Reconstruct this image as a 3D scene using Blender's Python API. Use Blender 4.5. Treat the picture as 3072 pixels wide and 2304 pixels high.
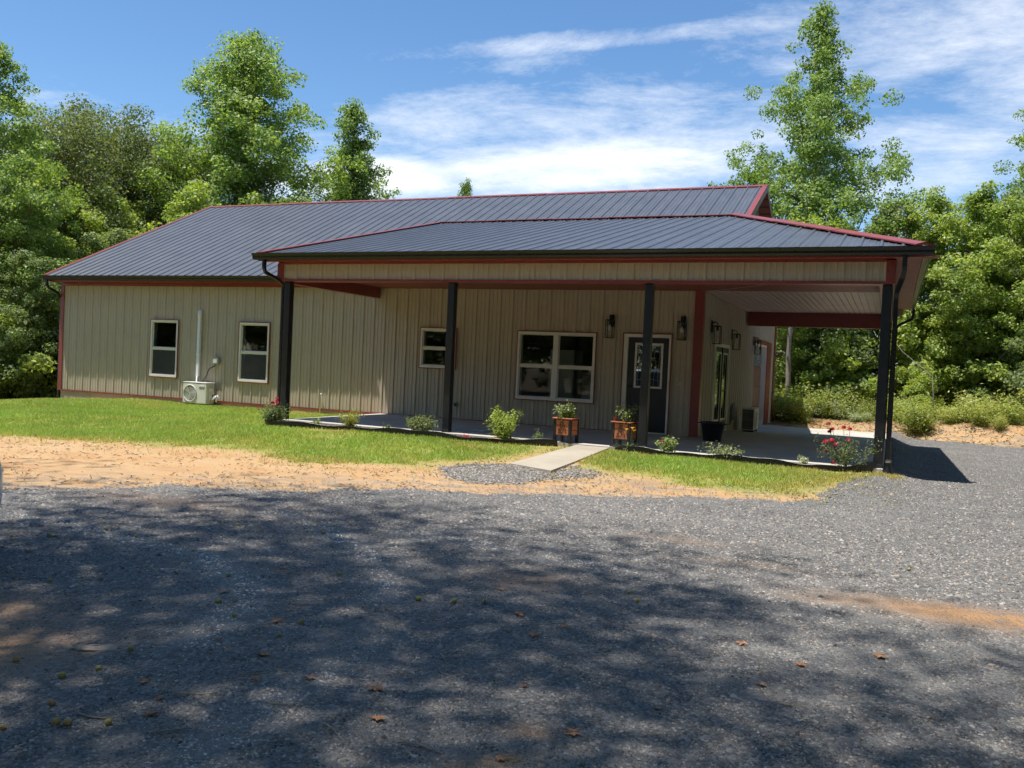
import bpy, math, random
import numpy as np
from mathutils import Matrix, Vector

random.seed(7)
for o in list(bpy.data.objects): bpy.data.objects.remove(o)
scene = bpy.context.scene
COL = scene.collection
PI = math.pi

# ------------------------------------------------------------------ camera
cam_d = bpy.data.cameras.new('camera')
cam = bpy.data.objects.new('camera', cam_d); COL.objects.link(cam)
cam_d.sensor_width = 36.0
cam_d.lens = 36.0 * 2619.4 / 3072.0
cam_d.clip_start = 0.05; cam_d.clip_end = 3000
_y, _p, _r = math.radians(23.5056), math.radians(-1.2443), math.radians(2.6571)
_fw = Vector((-math.sin(_y)*math.cos(_p), math.cos(_y)*math.cos(_p), math.sin(_p)))
_rt = Vector((math.cos(_y), math.sin(_y), 0)); _up = _rt.cross(_fw)
_R = _rt*math.cos(_r) + _up*math.sin(_r); _U = -_rt*math.sin(_r) + _up*math.cos(_r)
CAM = Vector((22.281, -18.105, 1.316))
cam.matrix_world = Matrix(((_R.x,_U.x,-_fw.x,CAM.x),(_R.y,_U.y,-_fw.y,CAM.y),(_R.z,_U.z,-_fw.z,CAM.z),(0,0,0,1)))
scene.camera = cam

# ------------------------------------------------------------------ sun, sky, exposure
SUN_DIR = Vector((0.205, 0.172, -1.0)).normalized()          # direction the light travels
SUN_EL = math.asin(-SUN_DIR.z)
sun_d = bpy.data.lights.new('sun', 'SUN'); sun = bpy.data.objects.new('sun', sun_d); COL.objects.link(sun)
sun_d.energy = 3.5; sun_d.angle = math.radians(0.53); sun_d.color = (1.0, 0.95, 0.87)
sun.rotation_euler = SUN_DIR.to_track_quat('-Z', 'Y').to_euler()
sun.location = (0, 0, 30)

world = bpy.data.worlds.new('World'); scene.world = world; world.use_nodes = True
nt = world.node_tree; nt.nodes.clear()
def N(nt, t, **k):
    n = nt.nodes.new(t)
    for a, v in k.items():
        if a in n.inputs.keys() if hasattr(n, 'inputs') else False: n.inputs[a].default_value = v
        else: setattr(n, a, v)
    return n
def L(nt, a, b): nt.links.new(a, b)
def math_node(nt, op, a, b=None, c=None, clamp=False):
    m = nt.nodes.new('ShaderNodeMath'); m.operation = op; m.use_clamp = clamp
    for i, v in enumerate((a, b, c)):
        if v is None: continue
        if isinstance(v, (int, float)): m.inputs[i].default_value = v
        else: nt.links.new(v, m.inputs[i])
    return m.outputs[0]
sky = nt.nodes.new('ShaderNodeTexSky'); sky.sky_type = 'NISHITA'; sky.sun_disc = False
sky.sun_elevation = SUN_EL; sky.sun_rotation = math.atan2(-SUN_DIR.x, -SUN_DIR.y)
sky.altitude = 100; sky.air_density = 1.0; sky.dust_density = 0.0; sky.ozone_density = 3.0
geo = nt.nodes.new('ShaderNodeTexCoord')
DIRV = geo.outputs['Generated']
def vdot(v):
    n = nt.nodes.new('ShaderNodeVectorMath'); n.operation = 'DOT_PRODUCT'
    L(nt, DIRV, n.inputs[0]); n.inputs[1].default_value = v
    return n.outputs['Value']
# cirrus layer: direction projected on a flat cloud sheet
sep = nt.nodes.new('ShaderNodeSeparateXYZ'); L(nt, DIRV, sep.inputs[0])
zz = math_node(nt, 'ADD', math_node(nt, 'MAXIMUM', sep.outputs[2], 0.0), 0.12)
cmb = nt.nodes.new('ShaderNodeCombineXYZ')
L(nt, math_node(nt, 'DIVIDE', sep.outputs[0], zz), cmb.inputs[0]); L(nt, math_node(nt, 'DIVIDE', sep.outputs[1], zz), cmb.inputs[1])
mp = nt.nodes.new('ShaderNodeMapping'); L(nt, cmb.outputs[0], mp.inputs[0])
mp.inputs['Rotation'].default_value = (0, 0, math.radians(-28)); mp.inputs['Scale'].default_value = (0.8, 1.25, 1)
n1 = nt.nodes.new('ShaderNodeTexNoise'); L(nt, mp.outputs[0], n1.inputs['Vector'])
n1.inputs['Scale'].default_value = 2.1; n1.inputs['Detail'].default_value = 9; n1.inputs['Roughness'].default_value = 0.74; n1.inputs['Distortion'].default_value = 0.4
mp2 = nt.nodes.new('ShaderNodeMapping'); L(nt, DIRV, mp2.inputs[0]); mp2.inputs['Scale'].default_value = (1, 1, 3.4)
n2 = nt.nodes.new('ShaderNodeTexNoise'); L(nt, mp2.outputs[0], n2.inputs['Vector'])
n2.inputs['Scale'].default_value = 7.0; n2.inputs['Detail'].default_value = 8; n2.inputs['Roughness'].default_value = 0.72
def bank(center, wa, wb, tilt, gain):
    c = Vector(center).normalized(); r = Vector((c.y, -c.x, 0)).normalized(); u = r.cross(c)
    a = r*math.cos(tilt) + u*math.sin(tilt); b = -r*math.sin(tilt) + u*math.cos(tilt)
    da = math_node(nt, 'DIVIDE', vdot(a), wa); db = math_node(nt, 'DIVIDE', vdot(b), wb)
    s = math_node(nt, 'ADD', math_node(nt, 'MULTIPLY', da, da), math_node(nt, 'MULTIPLY', db, db))
    m = math_node(nt, 'MULTIPLY', math_node(nt, 'SUBTRACT', 1.0, s, clamp=True), gain)
    return math_node(nt, 'MULTIPLY', m, math_node(nt, 'GREATER_THAN', vdot(c), 0.0))
banks = [bank((-0.335, 0.91, 0.224), 0.25, 0.040, 0.09, 0.46), bank((-0.30, 0.90, 0.250), 0.36, 0.060, 0.03, 0.20),
         bank((-0.33, 0.87, 0.345), 0.30, 0.013, 0.10, 0.22), bank((0.10, 0.93, 0.36), 0.26, 0.070, 0.08, 0.20),
         bank((0.16, 0.95, 0.29), 0.16, 0.10, -0.4, 0.20), bank((0.05, 0.97, 0.225), 0.22, 0.055, 0.05, 0.16),
         bank((-0.52, 0.83, 0.200), 0.12, 0.030, 0.1, 0.50), bank((-0.74, 0.64, 0.185), 0.30, 0.030, 0.03, 0.34),
         bank((-0.27, 0.94, 0.20), 0.10, 0.018, 0.0, 0.26)]
bsum = banks[0]
for b_ in banks[1:]: bsum = math_node(nt, 'MAXIMUM', bsum, b_)
clears = [bank((-0.72, 0.58, 0.36), 0.42, 0.13, 0.05, 0.22), bank((-0.42, 0.86, 0.40), 0.30, 0.05, 0.05, 0.12)]
csum = clears[0]
for c_ in clears[1:]: csum = math_node(nt, 'MAXIMUM', csum, c_)
bsum = math_node(nt, 'SUBTRACT', bsum, csum)
nz = math_node(nt, 'ADD', math_node(nt, 'MULTIPLY', n1.outputs[0], 0.72), math_node(nt, 'MULTIPLY', n2.outputs[0], 0.62))
dens = math_node(nt, 'ADD', math_node(nt, 'SUBTRACT', nz, 0.665), bsum)
dens = math_node(nt, 'MULTIPLY', dens, 2.1, clamp=True)
dens = math_node(nt, 'POWER', dens, 1.15)
dens = math_node(nt, 'MULTIPLY', dens, 0.97)
mixc = nt.nodes.new('ShaderNodeMix'); mixc.data_type = 'RGBA'
L(nt, dens, mixc.inputs['Factor']); 
hs = nt.nodes.new('ShaderNodeHueSaturation'); hs.inputs['Saturation'].default_value = 1.15; hs.inputs['Value'].default_value = .96
L(nt, sky.outputs[0], hs.inputs['Color'])
L(nt, hs.outputs[0], mixc.inputs['A']); mixc.inputs['B'].default_value = (7.0, 7.2, 7.5, 1)
bg = nt.nodes.new('ShaderNodeBackground'); L(nt, mixc.outputs['Result'], bg.inputs[0]); bg.inputs[1].default_value = 0.083
wo = nt.nodes.new('ShaderNodeOutputWorld'); L(nt, bg.outputs[0], wo.inputs[0])

scene.view_settings.view_transform = 'Standard'; scene.view_settings.look = 'None'
scene.view_settings.exposure = 1.05; scene.view_settings.gamma = 1.0; scene.view_settings.use_curve_mapping = False
scene.cycles.use_denoising = True
try: scene.cycles.denoiser = 'OPENIMAGEDENOISE'
except Exception: pass
scene.cycles.max_bounces = 4; scene.cycles.diffuse_bounces = 3; scene.cycles.glossy_bounces = 3; scene.cycles.transmission_bounces = 3; scene.cycles.transparent_max_bounces = 8
scene.cycles.use_adaptive_sampling = True; scene.cycles.adaptive_threshold = 0.03
scene.cycles.sample_clamp_indirect = 6

# ------------------------------------------------------------------ helpers
rng = np.random.default_rng(11)
class MB:
    def __init__(s): s.v = []; s.f = []
    def add(s, vs, fs):
        n = len(s.v); s.v += [tuple(p) for p in vs]; s.f += [tuple(i+n for i in f) for f in fs]; return s
    def box(s, x0, x1, y0, y1, z0, z1):
        return s.add([(x0,y0,z0),(x1,y0,z0),(x1,y1,z0),(x0,y1,z0),(x0,y0,z1),(x1,y0,z1),(x1,y1,z1),(x0,y1,z1)],
                     [(0,3,2,1),(4,5,6,7),(0,1,5,4),(1,2,6,5),(2,3,7,6),(3,0,4,7)])
    def frame(s, x0, x1, z0, z1, w, y0, y1):           # rectangular ring in the xz plane
        s.box(x0, x1, y0, y1, z1-w, z1); s.box(x0, x1, y0, y1, z0, z0+w)
        s.box(x0, x0+w, y0, y1, z0+w, z1-w); return s.box(x1-w, x1, y0, y1, z0+w, z1-w)
    def tube(s, pts, rad, n=8, cap=True, flat=None):
        pts = [Vector(p) for p in pts]; m = len(pts)
        if not hasattr(rad, '__len__'): rad = [rad]*m
        base = len(s.v); prev = None
        for i, p in enumerate(pts):
            t = (pts[min(i+1, m-1)] - pts[max(i-1, 0)]).normalized()
            a = t.cross(Vector((0,0,1))) if abs(t.z) < .95 else t.cross(Vector((0,1,0)))
            if prev is not None and a.dot(prev) < 0: a = -a
            a.normalize(); b = t.cross(a); prev = a
            for k in range(n):
                th = 2*PI*k/n + (PI/n if n == 4 else 0)
                s.v.append(tuple(p + (a*math.cos(th) + b*math.sin(th))*rad[i]))
        for i in range(m-1):
            for k in range(n):
                k2 = (k+1) % n
                s.f.append((base+i*n+k, base+i*n+k2, base+(i+1)*n+k2, base+(i+1)*n+k))
        if cap:
            s.f.append(tuple(base+k for k in range(n))[::-1]); s.f.append(tuple(base+(m-1)*n+k for k in range(n)))
        return s
    def lathe(s, prof, n=20, c=(0,0,0)):
        base = len(s.v)
        for r, z in prof:
            for k in range(n): s.v.append((c[0]+r*math.cos(2*PI*k/n), c[1]+r*math.sin(2*PI*k/n), c[2]+z))
        for i in range(len(prof)-1):
            for k in range(n):
                k2 = (k+1) % n
                s.f.append((base+i*n+k, base+i*n+k2, base+(i+1)*n+k2, base+(i+1)*n+k))
        return s
    def prism(s, poly, fn0, fn1):                      # poly of 2d points, two maps to 3d
        n = len(poly); vs = [fn0(*p) for p in poly] + [fn1(*p) for p in poly]
        return s.add(vs, [tuple(range(n))[::-1], tuple(range(n, 2*n))] + [(i, (i+1)%n, n+(i+1)%n, n+i) for i in range(n)])
    def mesh(s, name, m, smooth=False):
        me = bpy.data.meshes.new(name); me.from_pydata(s.v, [], s.f)
        if m is not None: me.materials.append(m)
        if smooth: me.polygons.foreach_set('use_smooth', [True]*len(me.polygons))
        me.update(); return me
    def obj(s, name, m, parent=None, smooth=False, bevel=0):
        o = link(name, s.mesh(name, m, smooth), parent)
        if bevel:
            b = o.modifiers.new('bevel', 'BEVEL'); b.width = bevel; b.segments = 2; b.limit_method = 'ANGLE'
        return o
def link(name, data, parent=None):
    o = bpy.data.objects.new(name, data); COL.objects.link(o)
    if parent is not None: o.parent = parent
    return o
def tag(o, label, cat=None, group=None, kind=None):
    if label: o['label'] = label
    if cat: o['category'] = cat
    if group: o['group'] = group
    if kind: o['kind'] = kind
    return o
def thing(name, label, cat, loc=(0,0,0), rz=0, group=None, scale=None):
    o = link(name, None); o.location = loc; o.rotation_euler = (0,0,rz); o.empty_display_size = .2
    if scale: o.scale = scale if hasattr(scale, '__len__') else (scale,)*3
    return tag(o, label, cat, group)
def np_obj(name, V, F, m, parent=None, smooth=False, colors=None):
    V = np.asarray(V, np.float32); F = np.asarray(F, np.int32)
    me = bpy.data.meshes.new(name); k = F.shape[1]
    me.vertices.add(len(V)); me.vertices.foreach_set('co', V.ravel())
    me.loops.add(F.size); me.loops.foreach_set('vertex_index', F.ravel())
    me.polygons.add(len(F)); me.polygons.foreach_set('loop_start', np.arange(0, F.size, k, dtype=np.int32))
    me.polygons.foreach_set('loop_total', np.full(len(F), k, np.int32))
    if smooth: me.polygons.foreach_set('use_smooth', np.ones(len(F), bool))
    if colors is not None:
        a = me.color_attributes.new('tint', 'FLOAT_COLOR', 'POINT')
        c = np.ones((len(V), 4), np.float32); c[:, :3] = colors; a.data.foreach_set('color', c.ravel())
    me.materials.append(m); me.update(calc_edges=True)
    if name is None: return me
    return link(name, me, parent)

def sstep(a, b, x):
    t = np.clip((x-a)/(b-a), 0, 1); return t*t*(3-2*t)
_perm = np.random.default_rng(3).random((256, 256)).astype(np.float64)
def vnoise(x, y):
    x = np.asarray(x, float); y = np.asarray(y, float)
    xi = np.floor(x).astype(int); yi = np.floor(y).astype(int); fx = x-xi; fy = y-yi
    fx = fx*fx*(3-2*fx); fy = fy*fy*(3-2*fy); g = lambda a, b: _perm[a & 255, b & 255]
    return (g(xi,yi)*(1-fx)+g(xi+1,yi)*fx)*(1-fy) + (g(xi,yi+1)*(1-fx)+g(xi+1,yi+1)*fx)*fy
def fbm(x, y, s=1., o=4):
    r = 0; a = .5; t = 0
    for i in range(o): r = r + a*vnoise(np.asarray(x)*s+17.3*i, np.asarray(y)*s+9.1*i); t += a; a *= .5; s *= 2.03
    return r/t

# ------------------------------------------------------------------ materials
def new_mat(name):
    m = bpy.data.materials.new(name); m.use_nodes = True
    t = m.node_tree; return m, t, t.nodes['Principled BSDF'], t.nodes['Material Output']
def ramp(t, fac, stops):
    r = t.nodes.new('ShaderNodeValToRGB'); L(t, fac, r.inputs[0])
    while len(r.color_ramp.elements) < len(stops): r.color_ramp.elements.new(.5)
    for e, (p, c) in zip(r.color_ramp.elements, stops): e.position = p; e.color = (c[0], c[1], c[2], 1)
    return r.outputs[0]
def noise(t, vec, scale, detail=4, rough=.55, dist=0):
    n = t.nodes.new('ShaderNodeTexNoise'); n.inputs['Scale'].default_value = scale; n.inputs['Detail'].default_value = detail
    n.inputs['Roughness'].default_value = rough; n.inputs['Distortion'].default_value = dist
    if vec is not None: L(t, vec, n.inputs['Vector'])
    return n.outputs[0]
def pos(t, scale=None):
    g = t.nodes.new('ShaderNodeNewGeometry')
    if scale is None: return g.outputs['Position']
    m = t.nodes.new('ShaderNodeMapping'); m.inputs['Scale'].default_value = scale; L(t, g.outputs['Position'], m.inputs[0]); return m.outputs[0]
def bump(t, bsdf, h, strength=.3, dist=.01):
    b = t.nodes.new('ShaderNodeBump'); b.inputs['Strength'].default_value = strength; b.inputs['Distance'].default_value = dist
    L(t, h, b.inputs['Height']); L(t, b.outputs[0], bsdf.inputs['Normal'])
def mix(t, fac, a, b, mode='MIX'):
    m = t.nodes.new('ShaderNodeMix'); m.data_type = 'RGBA'; m.blend_type = mode
    for inp, v in (('Factor', fac), ('A', a), ('B', b)):
        s = m.inputs[inp]
        if isinstance(v, (int, float)): s.default_value = v
        elif isinstance(v, tuple): s.default_value = (v[0], v[1], v[2], 1)
        else: L(t, v, s)
    return m.outputs['Result']
def paint(name, c, rough=.5, var=.12, scale=3., metal=0, spec=.5, bmp=0.0, vec_scale=None, dirt=None):
    m, t, b, o = new_mat(name)
    p = pos(t, vec_scale)
    n = noise(t, p, scale, 6, .6)
    lo = tuple(x*(1-var) for x in c); hi = tuple(min(1, x*(1+var)) for x in c)
    col = ramp(t, n, [(.3, lo), (.7, hi)])
    if dirt:
        d = noise(t, p, scale*2.7, 5, .7); col = mix(t, ramp(t, d, [(.55, (0,0,0)), (.8, (.5,.5,.5))]), col, dirt)
    L(t, col, b.inputs['Base Color'])
    n2 = noise(t, p, scale*9, 3)
    r = t.nodes.new('ShaderNodeMapRange'); L(t, n2, r.inputs[0]); r.inputs[1].default_value=.3; r.inputs[2].default_value=.7
    r.inputs[3].default_value = max(.05, rough-.08); r.inputs[4].default_value = min(1, rough+.08)
    L(t, r.outputs[0], b.inputs['Roughness']); b.inputs['Metallic'].default_value = metal
    b.inputs['Specular IOR Level'].default_value = spec
    if bmp: bump(t, b, noise(t, p, scale*14, 4), bmp, .01)
    return m
M = {}
M['siding'] = paint('tan_siding', (.455,.392,.300), .45, .05, 1.2, dirt=(.30,.24,.16))
M['red'] = paint('red_trim', (.245,.050,.044), .34, .08, 2.)
M['soffit'] = paint('red_soffit', (.24,.065,.055), .5, .08, 2.)
M['ceiling'] = paint('slab_glare_soffit', (.56,.42,.38), .42, .08, 1.5)  # red soffit paled to taupe: glare off the slab put into the colour
M['black'] = paint('black_gutter', (.008,.009,.011), .32, .2, 3.)
M['post'] = paint('black_post', (.012,.014,.018), .4, .25, 2., dirt=(.06,.055,.05))
M['white'] = paint('white_vinyl', (.74,.72,.65), .4, .04, 3., dirt=(.55,.5,.42))
M['pvc'] = paint('white_plastic', (.78,.80,.84), .35, .03, 3.)
M['ivory'] = paint('ivory_metal', (.68,.67,.58), .4, .04, 3., dirt=(.5,.46,.38))
M['grey'] = paint('grey_metal', (.33,.35,.35), .4, .08, 5.)
M['darkgrey'] = paint('dark_plastic', (.03,.03,.033), .45, .2, 6.)
M['navy'] = paint('navy_door', (.012,.017,.028), .35, .15, 2.)
M['cedar'] = paint('cedar_board', (.47,.16,.07), .6, .22, 6., bmp=.25, vec_scale=(1,1,9), dirt=(.30,.10,.05))
M['potblack'] = paint('dark_pot', (.008,.010,.018), .4, .2, 4.)
M['ink'] = paint('burnt_mark', (.03,.012,.008), .8, .1, 4.)
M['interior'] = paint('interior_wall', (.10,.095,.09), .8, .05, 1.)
M['bark'] = paint('bark', (.15,.115,.085), .9, .4, 5., bmp=.8, vec_scale=(3,3,.6))
M['palebark'] = paint('pale_bark', (.30,.26,.21), .9, .35, 6., bmp=.6, vec_scale=(3,3,.8))
M['stem'] = paint('green_stem', (.10,.12,.04), .7, .3, 9.)
M['rubber'] = paint('rubber', (.012,.012,.012), .8, .2, 9.)
M['chrome'] = paint('bare_metal', (.55,.55,.56), .3, .1, 5., metal=1)
M['carpaint'] = paint('white_car_paint', (.82,.82,.82), .18, .02, 2.)
M['twig'] = paint('dry_twig', (.30,.25,.19), .85, .3, 20.)
M['deadleaf'] = paint('dead_leaf', (.36,.17,.08), .75, .4, 30.)
M['straw'] = paint('straw', (.45,.36,.18), .8, .3, 20.)
M['rockpale'] = paint('pale_rock', (.36,.28,.22), .85, .3, 12., bmp=.6)
M['rocktan'] = paint('tan_rock', (.50,.29,.12), .85, .3, 9., bmp=.6)
M['garage'] = paint('brown_garage_door', (.20,.095,.085), .45, .1, 2.)
M['garagepale'] = paint('grey_garage_glass', (.16,.18,.20), .25, .1, 2.)

def roof_mat():
    m, t, b, o = new_mat('charcoal_roof_metal')
    p = pos(t); n = noise(t, p, 1.3, 6, .65); n2 = noise(t, pos(t, (6, .7, .7)), 2.2, 5)
    c = ramp(t, n, [(.25, (.055,.062,.076)), (.75, (.082,.090,.108))])
    c = mix(t, ramp(t, n2, [(.5, (0,0,0)), (.85, (.35,.35,.35))]), c, (.13,.135,.14))
    L(t, c, b.inputs['Base Color'])
    r = t.nodes.new('ShaderNodeMapRange'); L(t, n2, r.inputs[0]); r.inputs[3].default_value = .30; r.inputs[4].default_value = .50
    L(t, r.outputs[0], b.inputs['Roughness']); b.inputs['Specular IOR Level'].default_value = .8
    bump(t, b, noise(t, pos(t), 2.5, 3), .10, .02)
    return m
M['roof'] = roof_mat()
def concrete_mat(name, c):
    m, t, b, o = new_mat(name); p = pos(t)
    a = ramp(t, noise(t, p, .9, 7, .65), [(.3, tuple(x*.80 for x in c)), (.7, tuple(min(1,x*1.1) for x in c))])
    a = mix(t, ramp(t, noise(t, p, 5, 6, .7), [(.5, (0,0,0)), (.75, (.4,.4,.4))]), a, tuple(x*.7 for x in c))
    L(t, a, b.inputs['Base Color']); b.inputs['Roughness'].default_value = .8
    bump(t, b, noise(t, p, 60, 4), .15, .004); return m
M['concrete'] = concrete_mat('porch_concrete', (.48,.45,.40))
M['pathconcrete'] = concrete_mat('path_concrete', (.38,.335,.265))
M['foundation'] = concrete_mat('foundation_concrete', (.40,.35,.27))

def glass_mat():
    m, t, b, o = new_mat('window_glass')
    b.inputs['Roughness'].default_value = .02
    tr = t.nodes.new('ShaderNodeBsdfTransparent'); tr.inputs[0].default_value = (.80,.86,.86,1)
    gl = t.nodes.new('ShaderNodeBsdfGlossy'); gl.inputs['Roughness'].default_value = .015; gl.inputs[0].default_value = (.9,.95,1,1)
    fr = t.nodes.new('ShaderNodeFresnel'); fr.inputs[0].default_value = 1.5
    f2 = math_node(t, 'ADD', math_node(t, 'MULTIPLY', fr.outputs[0], 1.3), .03, clamp=True)
    mx = t.nodes.new('ShaderNodeMixShader'); L(t, f2, mx.inputs[0]); L(t, tr.outputs[0], mx.inputs[1]); L(t, gl.outputs[0], mx.inputs[2])
    L(t, mx.outputs[0], o.inputs[0]); return m
M['glass'] = glass_mat()
M['lampglass'] = glass_mat(); M['lampglass'].name = 'lantern_glass'
for n_ in M['lampglass'].node_tree.nodes:
    if n_.type == 'BSDF_TRANSPARENT': n_.inputs[0].default_value = (.97,.97,.97,1)
    if n_.type == 'MATH' and n_.operation == 'MULTIPLY': n_.inputs[1].default_value = .35
    if n_.type == 'MATH' and n_.operation == 'ADD': n_.inputs[1].default_value = .0
def screen_mat():
    m, t, b, o = new_mat('insect_screen')
    tr = t.nodes.new('ShaderNodeBsdfTransparent'); df = t.nodes.new('ShaderNodeBsdfDiffuse'); df.inputs[0].default_value = (.11,.11,.115,1)
    mx = t.nodes.new('ShaderNodeMixShader'); mx.inputs[0].default_value = .55
    L(t, tr.outputs[0], mx.inputs[1]); L(t, df.outputs[0], mx.inputs[2]); L(t, mx.outputs[0], o.inputs[0]); return m
M['screen'] = screen_mat()

def leaf_mat(name, stops, trans=(.35,.5,.08), rough=.5, tr_fac=.42):
    m, t, b, o = new_mat(name)
    g = t.nodes.new('ShaderNodeNewGeometry'); oi = t.nodes.new('ShaderNodeObjectInfo')
    cl = noise(t, g.outputs['Position'], .55, 3)
    f = math_node(t, 'ADD', math_node(t, 'MULTIPLY', g.outputs['Random Per Island'], .55), math_node(t, 'MULTIPLY', cl, .5))
    f = math_node(t, 'ADD', f, math_node(t, 'MULTIPLY', math_node(t, 'SUBTRACT', oi.outputs['Random'], .5), .18))
    c = ramp(t, f, stops); L(t, c, b.inputs['Base Color'])
    b.inputs['Roughness'].default_value = rough; b.inputs['Specular IOR Level'].default_value = .45
    tl = t.nodes.new('ShaderNodeBsdfTranslucent')
    L(t, mix(t, 1.0, c, trans, 'MULTIPLY'), tl.inputs[0])
    sc = t.nodes.new('ShaderNodeVectorMath'); 
    mx = t.nodes.new('ShaderNodeMixShader'); mx.inputs[0].default_value = tr_fac
    L(t, b.outputs[0], mx.inputs[1]); L(t, tl.outputs[0], mx.inputs[2]); L(t, mx.outputs[0], o.inputs[0]); return m
G = leaf_mat
TRN = (1.7, 1.75, .7)
M['leaf_gum'] = G('sweetgum_leaf', [(.15,(0.118,0.191,0.044)),(.5,(0.194,0.283,0.068)),(.85,(0.334,0.415,0.122))], TRN)
M['leaf_oak'] = G('dark_oak_leaf', [(.15,(0.084,0.126,0.044)),(.5,(0.144,0.185,0.065)),(.85,(0.254,0.261,0.123))], TRN)
M['leaf_bright'] = G('bright_leaf', [(.15,(0.155,0.233,0.047)),(.5,(0.273,0.348,0.079)),(.85,(0.452,0.497,0.132))], TRN)
M['leaf_bush'] = G('bush_leaf', [(.15,(0.101,0.146,0.050)),(.5,(0.169,0.230,0.085)),(.85,(0.319,0.354,0.173))], TRN)
M['leaf_rose'] = G('rose_leaf', [(.15,(0.069,0.102,0.041)),(.5,(0.131,0.174,0.076)),(.85,(0.292,0.290,0.152))], TRN)
M['leaf_yellow'] = G('yellow_leaf', [(.15,(.16,.19,.03)),(.5,(.28,.29,.05)),(.85,(.42,.38,.09))], TRN)
M['leaf_silver'] = G('silver_leaf', [(.15,(.26,.29,.25)),(.5,(.40,.43,.38)),(.85,(.58,.60,.54))], TRN)
M['leaf_variegated'] = G('variegated_leaf', [(.15,(.09,.14,.05)),(.5,(.18,.23,.10)),(.85,(.50,.50,.38))], TRN)
M['weed'] = G('weed_leaf', [(.15,(0.157,0.214,0.056)),(.5,(0.281,0.335,0.085)),(.85,(0.516,0.486,0.208))], TRN)
M['weedpale'] = G('pale_weed_leaf', [(.15,(.17,.22,.13)),(.5,(.28,.33,.22)),(.85,(.45,.48,.38))], TRN)
M['petal_red'] = G('red_petal', [(.2,(.42,.02,.05)),(.6,(.62,.035,.09)),(.9,(.75,.10,.14))], (1.2,.6,.7), .5, .25)
M['petal_orange'] = G('orange_petal', [(.2,(.65,.28,.02)),(.8,(.80,.45,.05))], (1.2,1,.5), .5, .25)

def tint_mat(name, rough=.7, tr=.0, spec=.3):
    m, t, b, o = new_mat(name)
    a = t.nodes.new('ShaderNodeVertexColor'); a.layer_name = 'tint'
    L(t, a.outputs[0], b.inputs['Base Color']); b.inputs['Roughness'].default_value = rough; b.inputs['Specular IOR Level'].default_value = spec
    if tr:
        tl = t.nodes.new('ShaderNodeBsdfTranslucent'); L(t, mix(t, 1.0, a.outputs[0], (1.6,1.6,.8), 'MULTIPLY'), tl.inputs[0])
        mx = t.nodes.new('ShaderNodeMixShader'); mx.inputs[0].default_value = tr
        L(t, b.outputs[0], mx.inputs[1]); L(t, tl.outputs[0], mx.inputs[2]); L(t, mx.outputs[0], o.inputs[0])
    return m
M['grass'] = tint_mat('grass_blade', .55, .35)
M['stone'] = tint_mat('gravel_stone', .75)
M['mulch'] = tint_mat('mulch_chip', .85)

# ------------------------------------------------------------------ terrain
def poly_sd(P, x, y):
    """signed distance to closed polygon, negative inside"""
    P = np.asarray(P, float); x = np.asarray(x, float); y = np.asarray(y, float)
    d = np.full(x.shape, 1e9); ins = np.zeros(x.shape, bool)
    for i in range(len(P)):
        a = P[i]; b = P[(i+1) % len(P)]; e = b-a
        t = np.clip(((x-a[0])*e[0]+(y-a[1])*e[1])/(e@e), 0, 1)
        d = np.minimum(d, np.hypot(x-a[0]-t*e[0], y-a[1]-t*e[1]))
        c = ((a[1] > y) != (b[1] > y)) & (x < (b[0]-a[0])*(y-a[1])/(b[1]-a[1]+1e-12)+a[0]); ins ^= c
    return np.where(ins, -d, d)
def gz(x, y):
    x = np.asarray(x, float); y = np.asarray(y, float)
    front = -0.27 + 0.21*sstep(-7.6, -4.1, y)
    left = -0.27 + 0.15*sstep(-8.5, -2.0, y)
    k = sstep(9.6, 11.6, x); z = left*(1-k) + front*k
    z = z - np.minimum(0.0155*np.maximum(4-x, 0)**1.9, 1.5)*sstep(-16, -6, y)
    right = np.where(y < -3.5, -0.27 + 0.12*sstep(-7.6, -3.5, y), np.maximum(-0.15 - 0.016*(y+3.5), -0.33))
    k2 = sstep(22.1, 22.9, x); z = z*(1-k2) + right*k2
    ys = 10.6 - 0.22*(x-22.6) + 1.1*(fbm(x, y*0+3, .5)-.5)
    bank_ = sstep(0, 1.6, y-ys)*(0.25+0.30*sstep(22, 25, x))*sstep(16, 20, x)
    back = sstep(7, 11, y)*sstep(16, 20, x)*(1-sstep(22, 22.6, x))
    z = z*(1-back) + back*(-0.27)
    z = z + bank_ + 0.25*sstep(14, 40, y)*sstep(5, 20, x)
    under = sstep(11.05, 11.3, x)*sstep(22.3, 22.1, x)*sstep(-3.75, -3.5, y)*sstep(10.15, 9.9, y)
    z = z - .30*under
    z = z + 0.035*(fbm(x, y, .8)-.5) + 0.02*(fbm(x+50, y, 4.)-.5)*sstep(-3.9, -4.6, y)
    return z
def gz1(x, y): return float(gz(np.array([x]), np.array([y]))[0])

DRIVE = [(-6,-19),(9,-13.6),(13.62,-11.75),(14.2,-11.0),(15.36,-10.15),(16.62,-9.3),(17.92,-8.3),(19.0,-7.7),(20.5,-6.75),(21.3,-6.45),
         (21.9,-5.6),(22.35,-3.9),(22.3,10.6),(24,10.2),(26,9.6),(30,8.6),(40,7),(40,-45),(-6,-45)]
LAWN_L = [(10.9,-4.3),(17.25,-4.0),(17.1,-5.6),(16.85,-5.8),(16.45,-6.35),(15.9,-6.75),(14.9,-7.1),(14.2,-7.25),(12.7,-6.9),(11.3,-7.4),(9.9,-7.6),(7,-9.0),(0,-9.5),(-8,-8),(-8,0.5),(-.3,3),(-.2,-.05),(10.9,-.05)]
LAWN_R = [(17.75,-3.7),(22.1,-4.0),(22.3,-3.9),(22.1,-5.1),(21.5,-6.2),(20.5,-6.35),(19.5,-6.2),(18.6,-6.05),(17.95,-5.9)]
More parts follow.
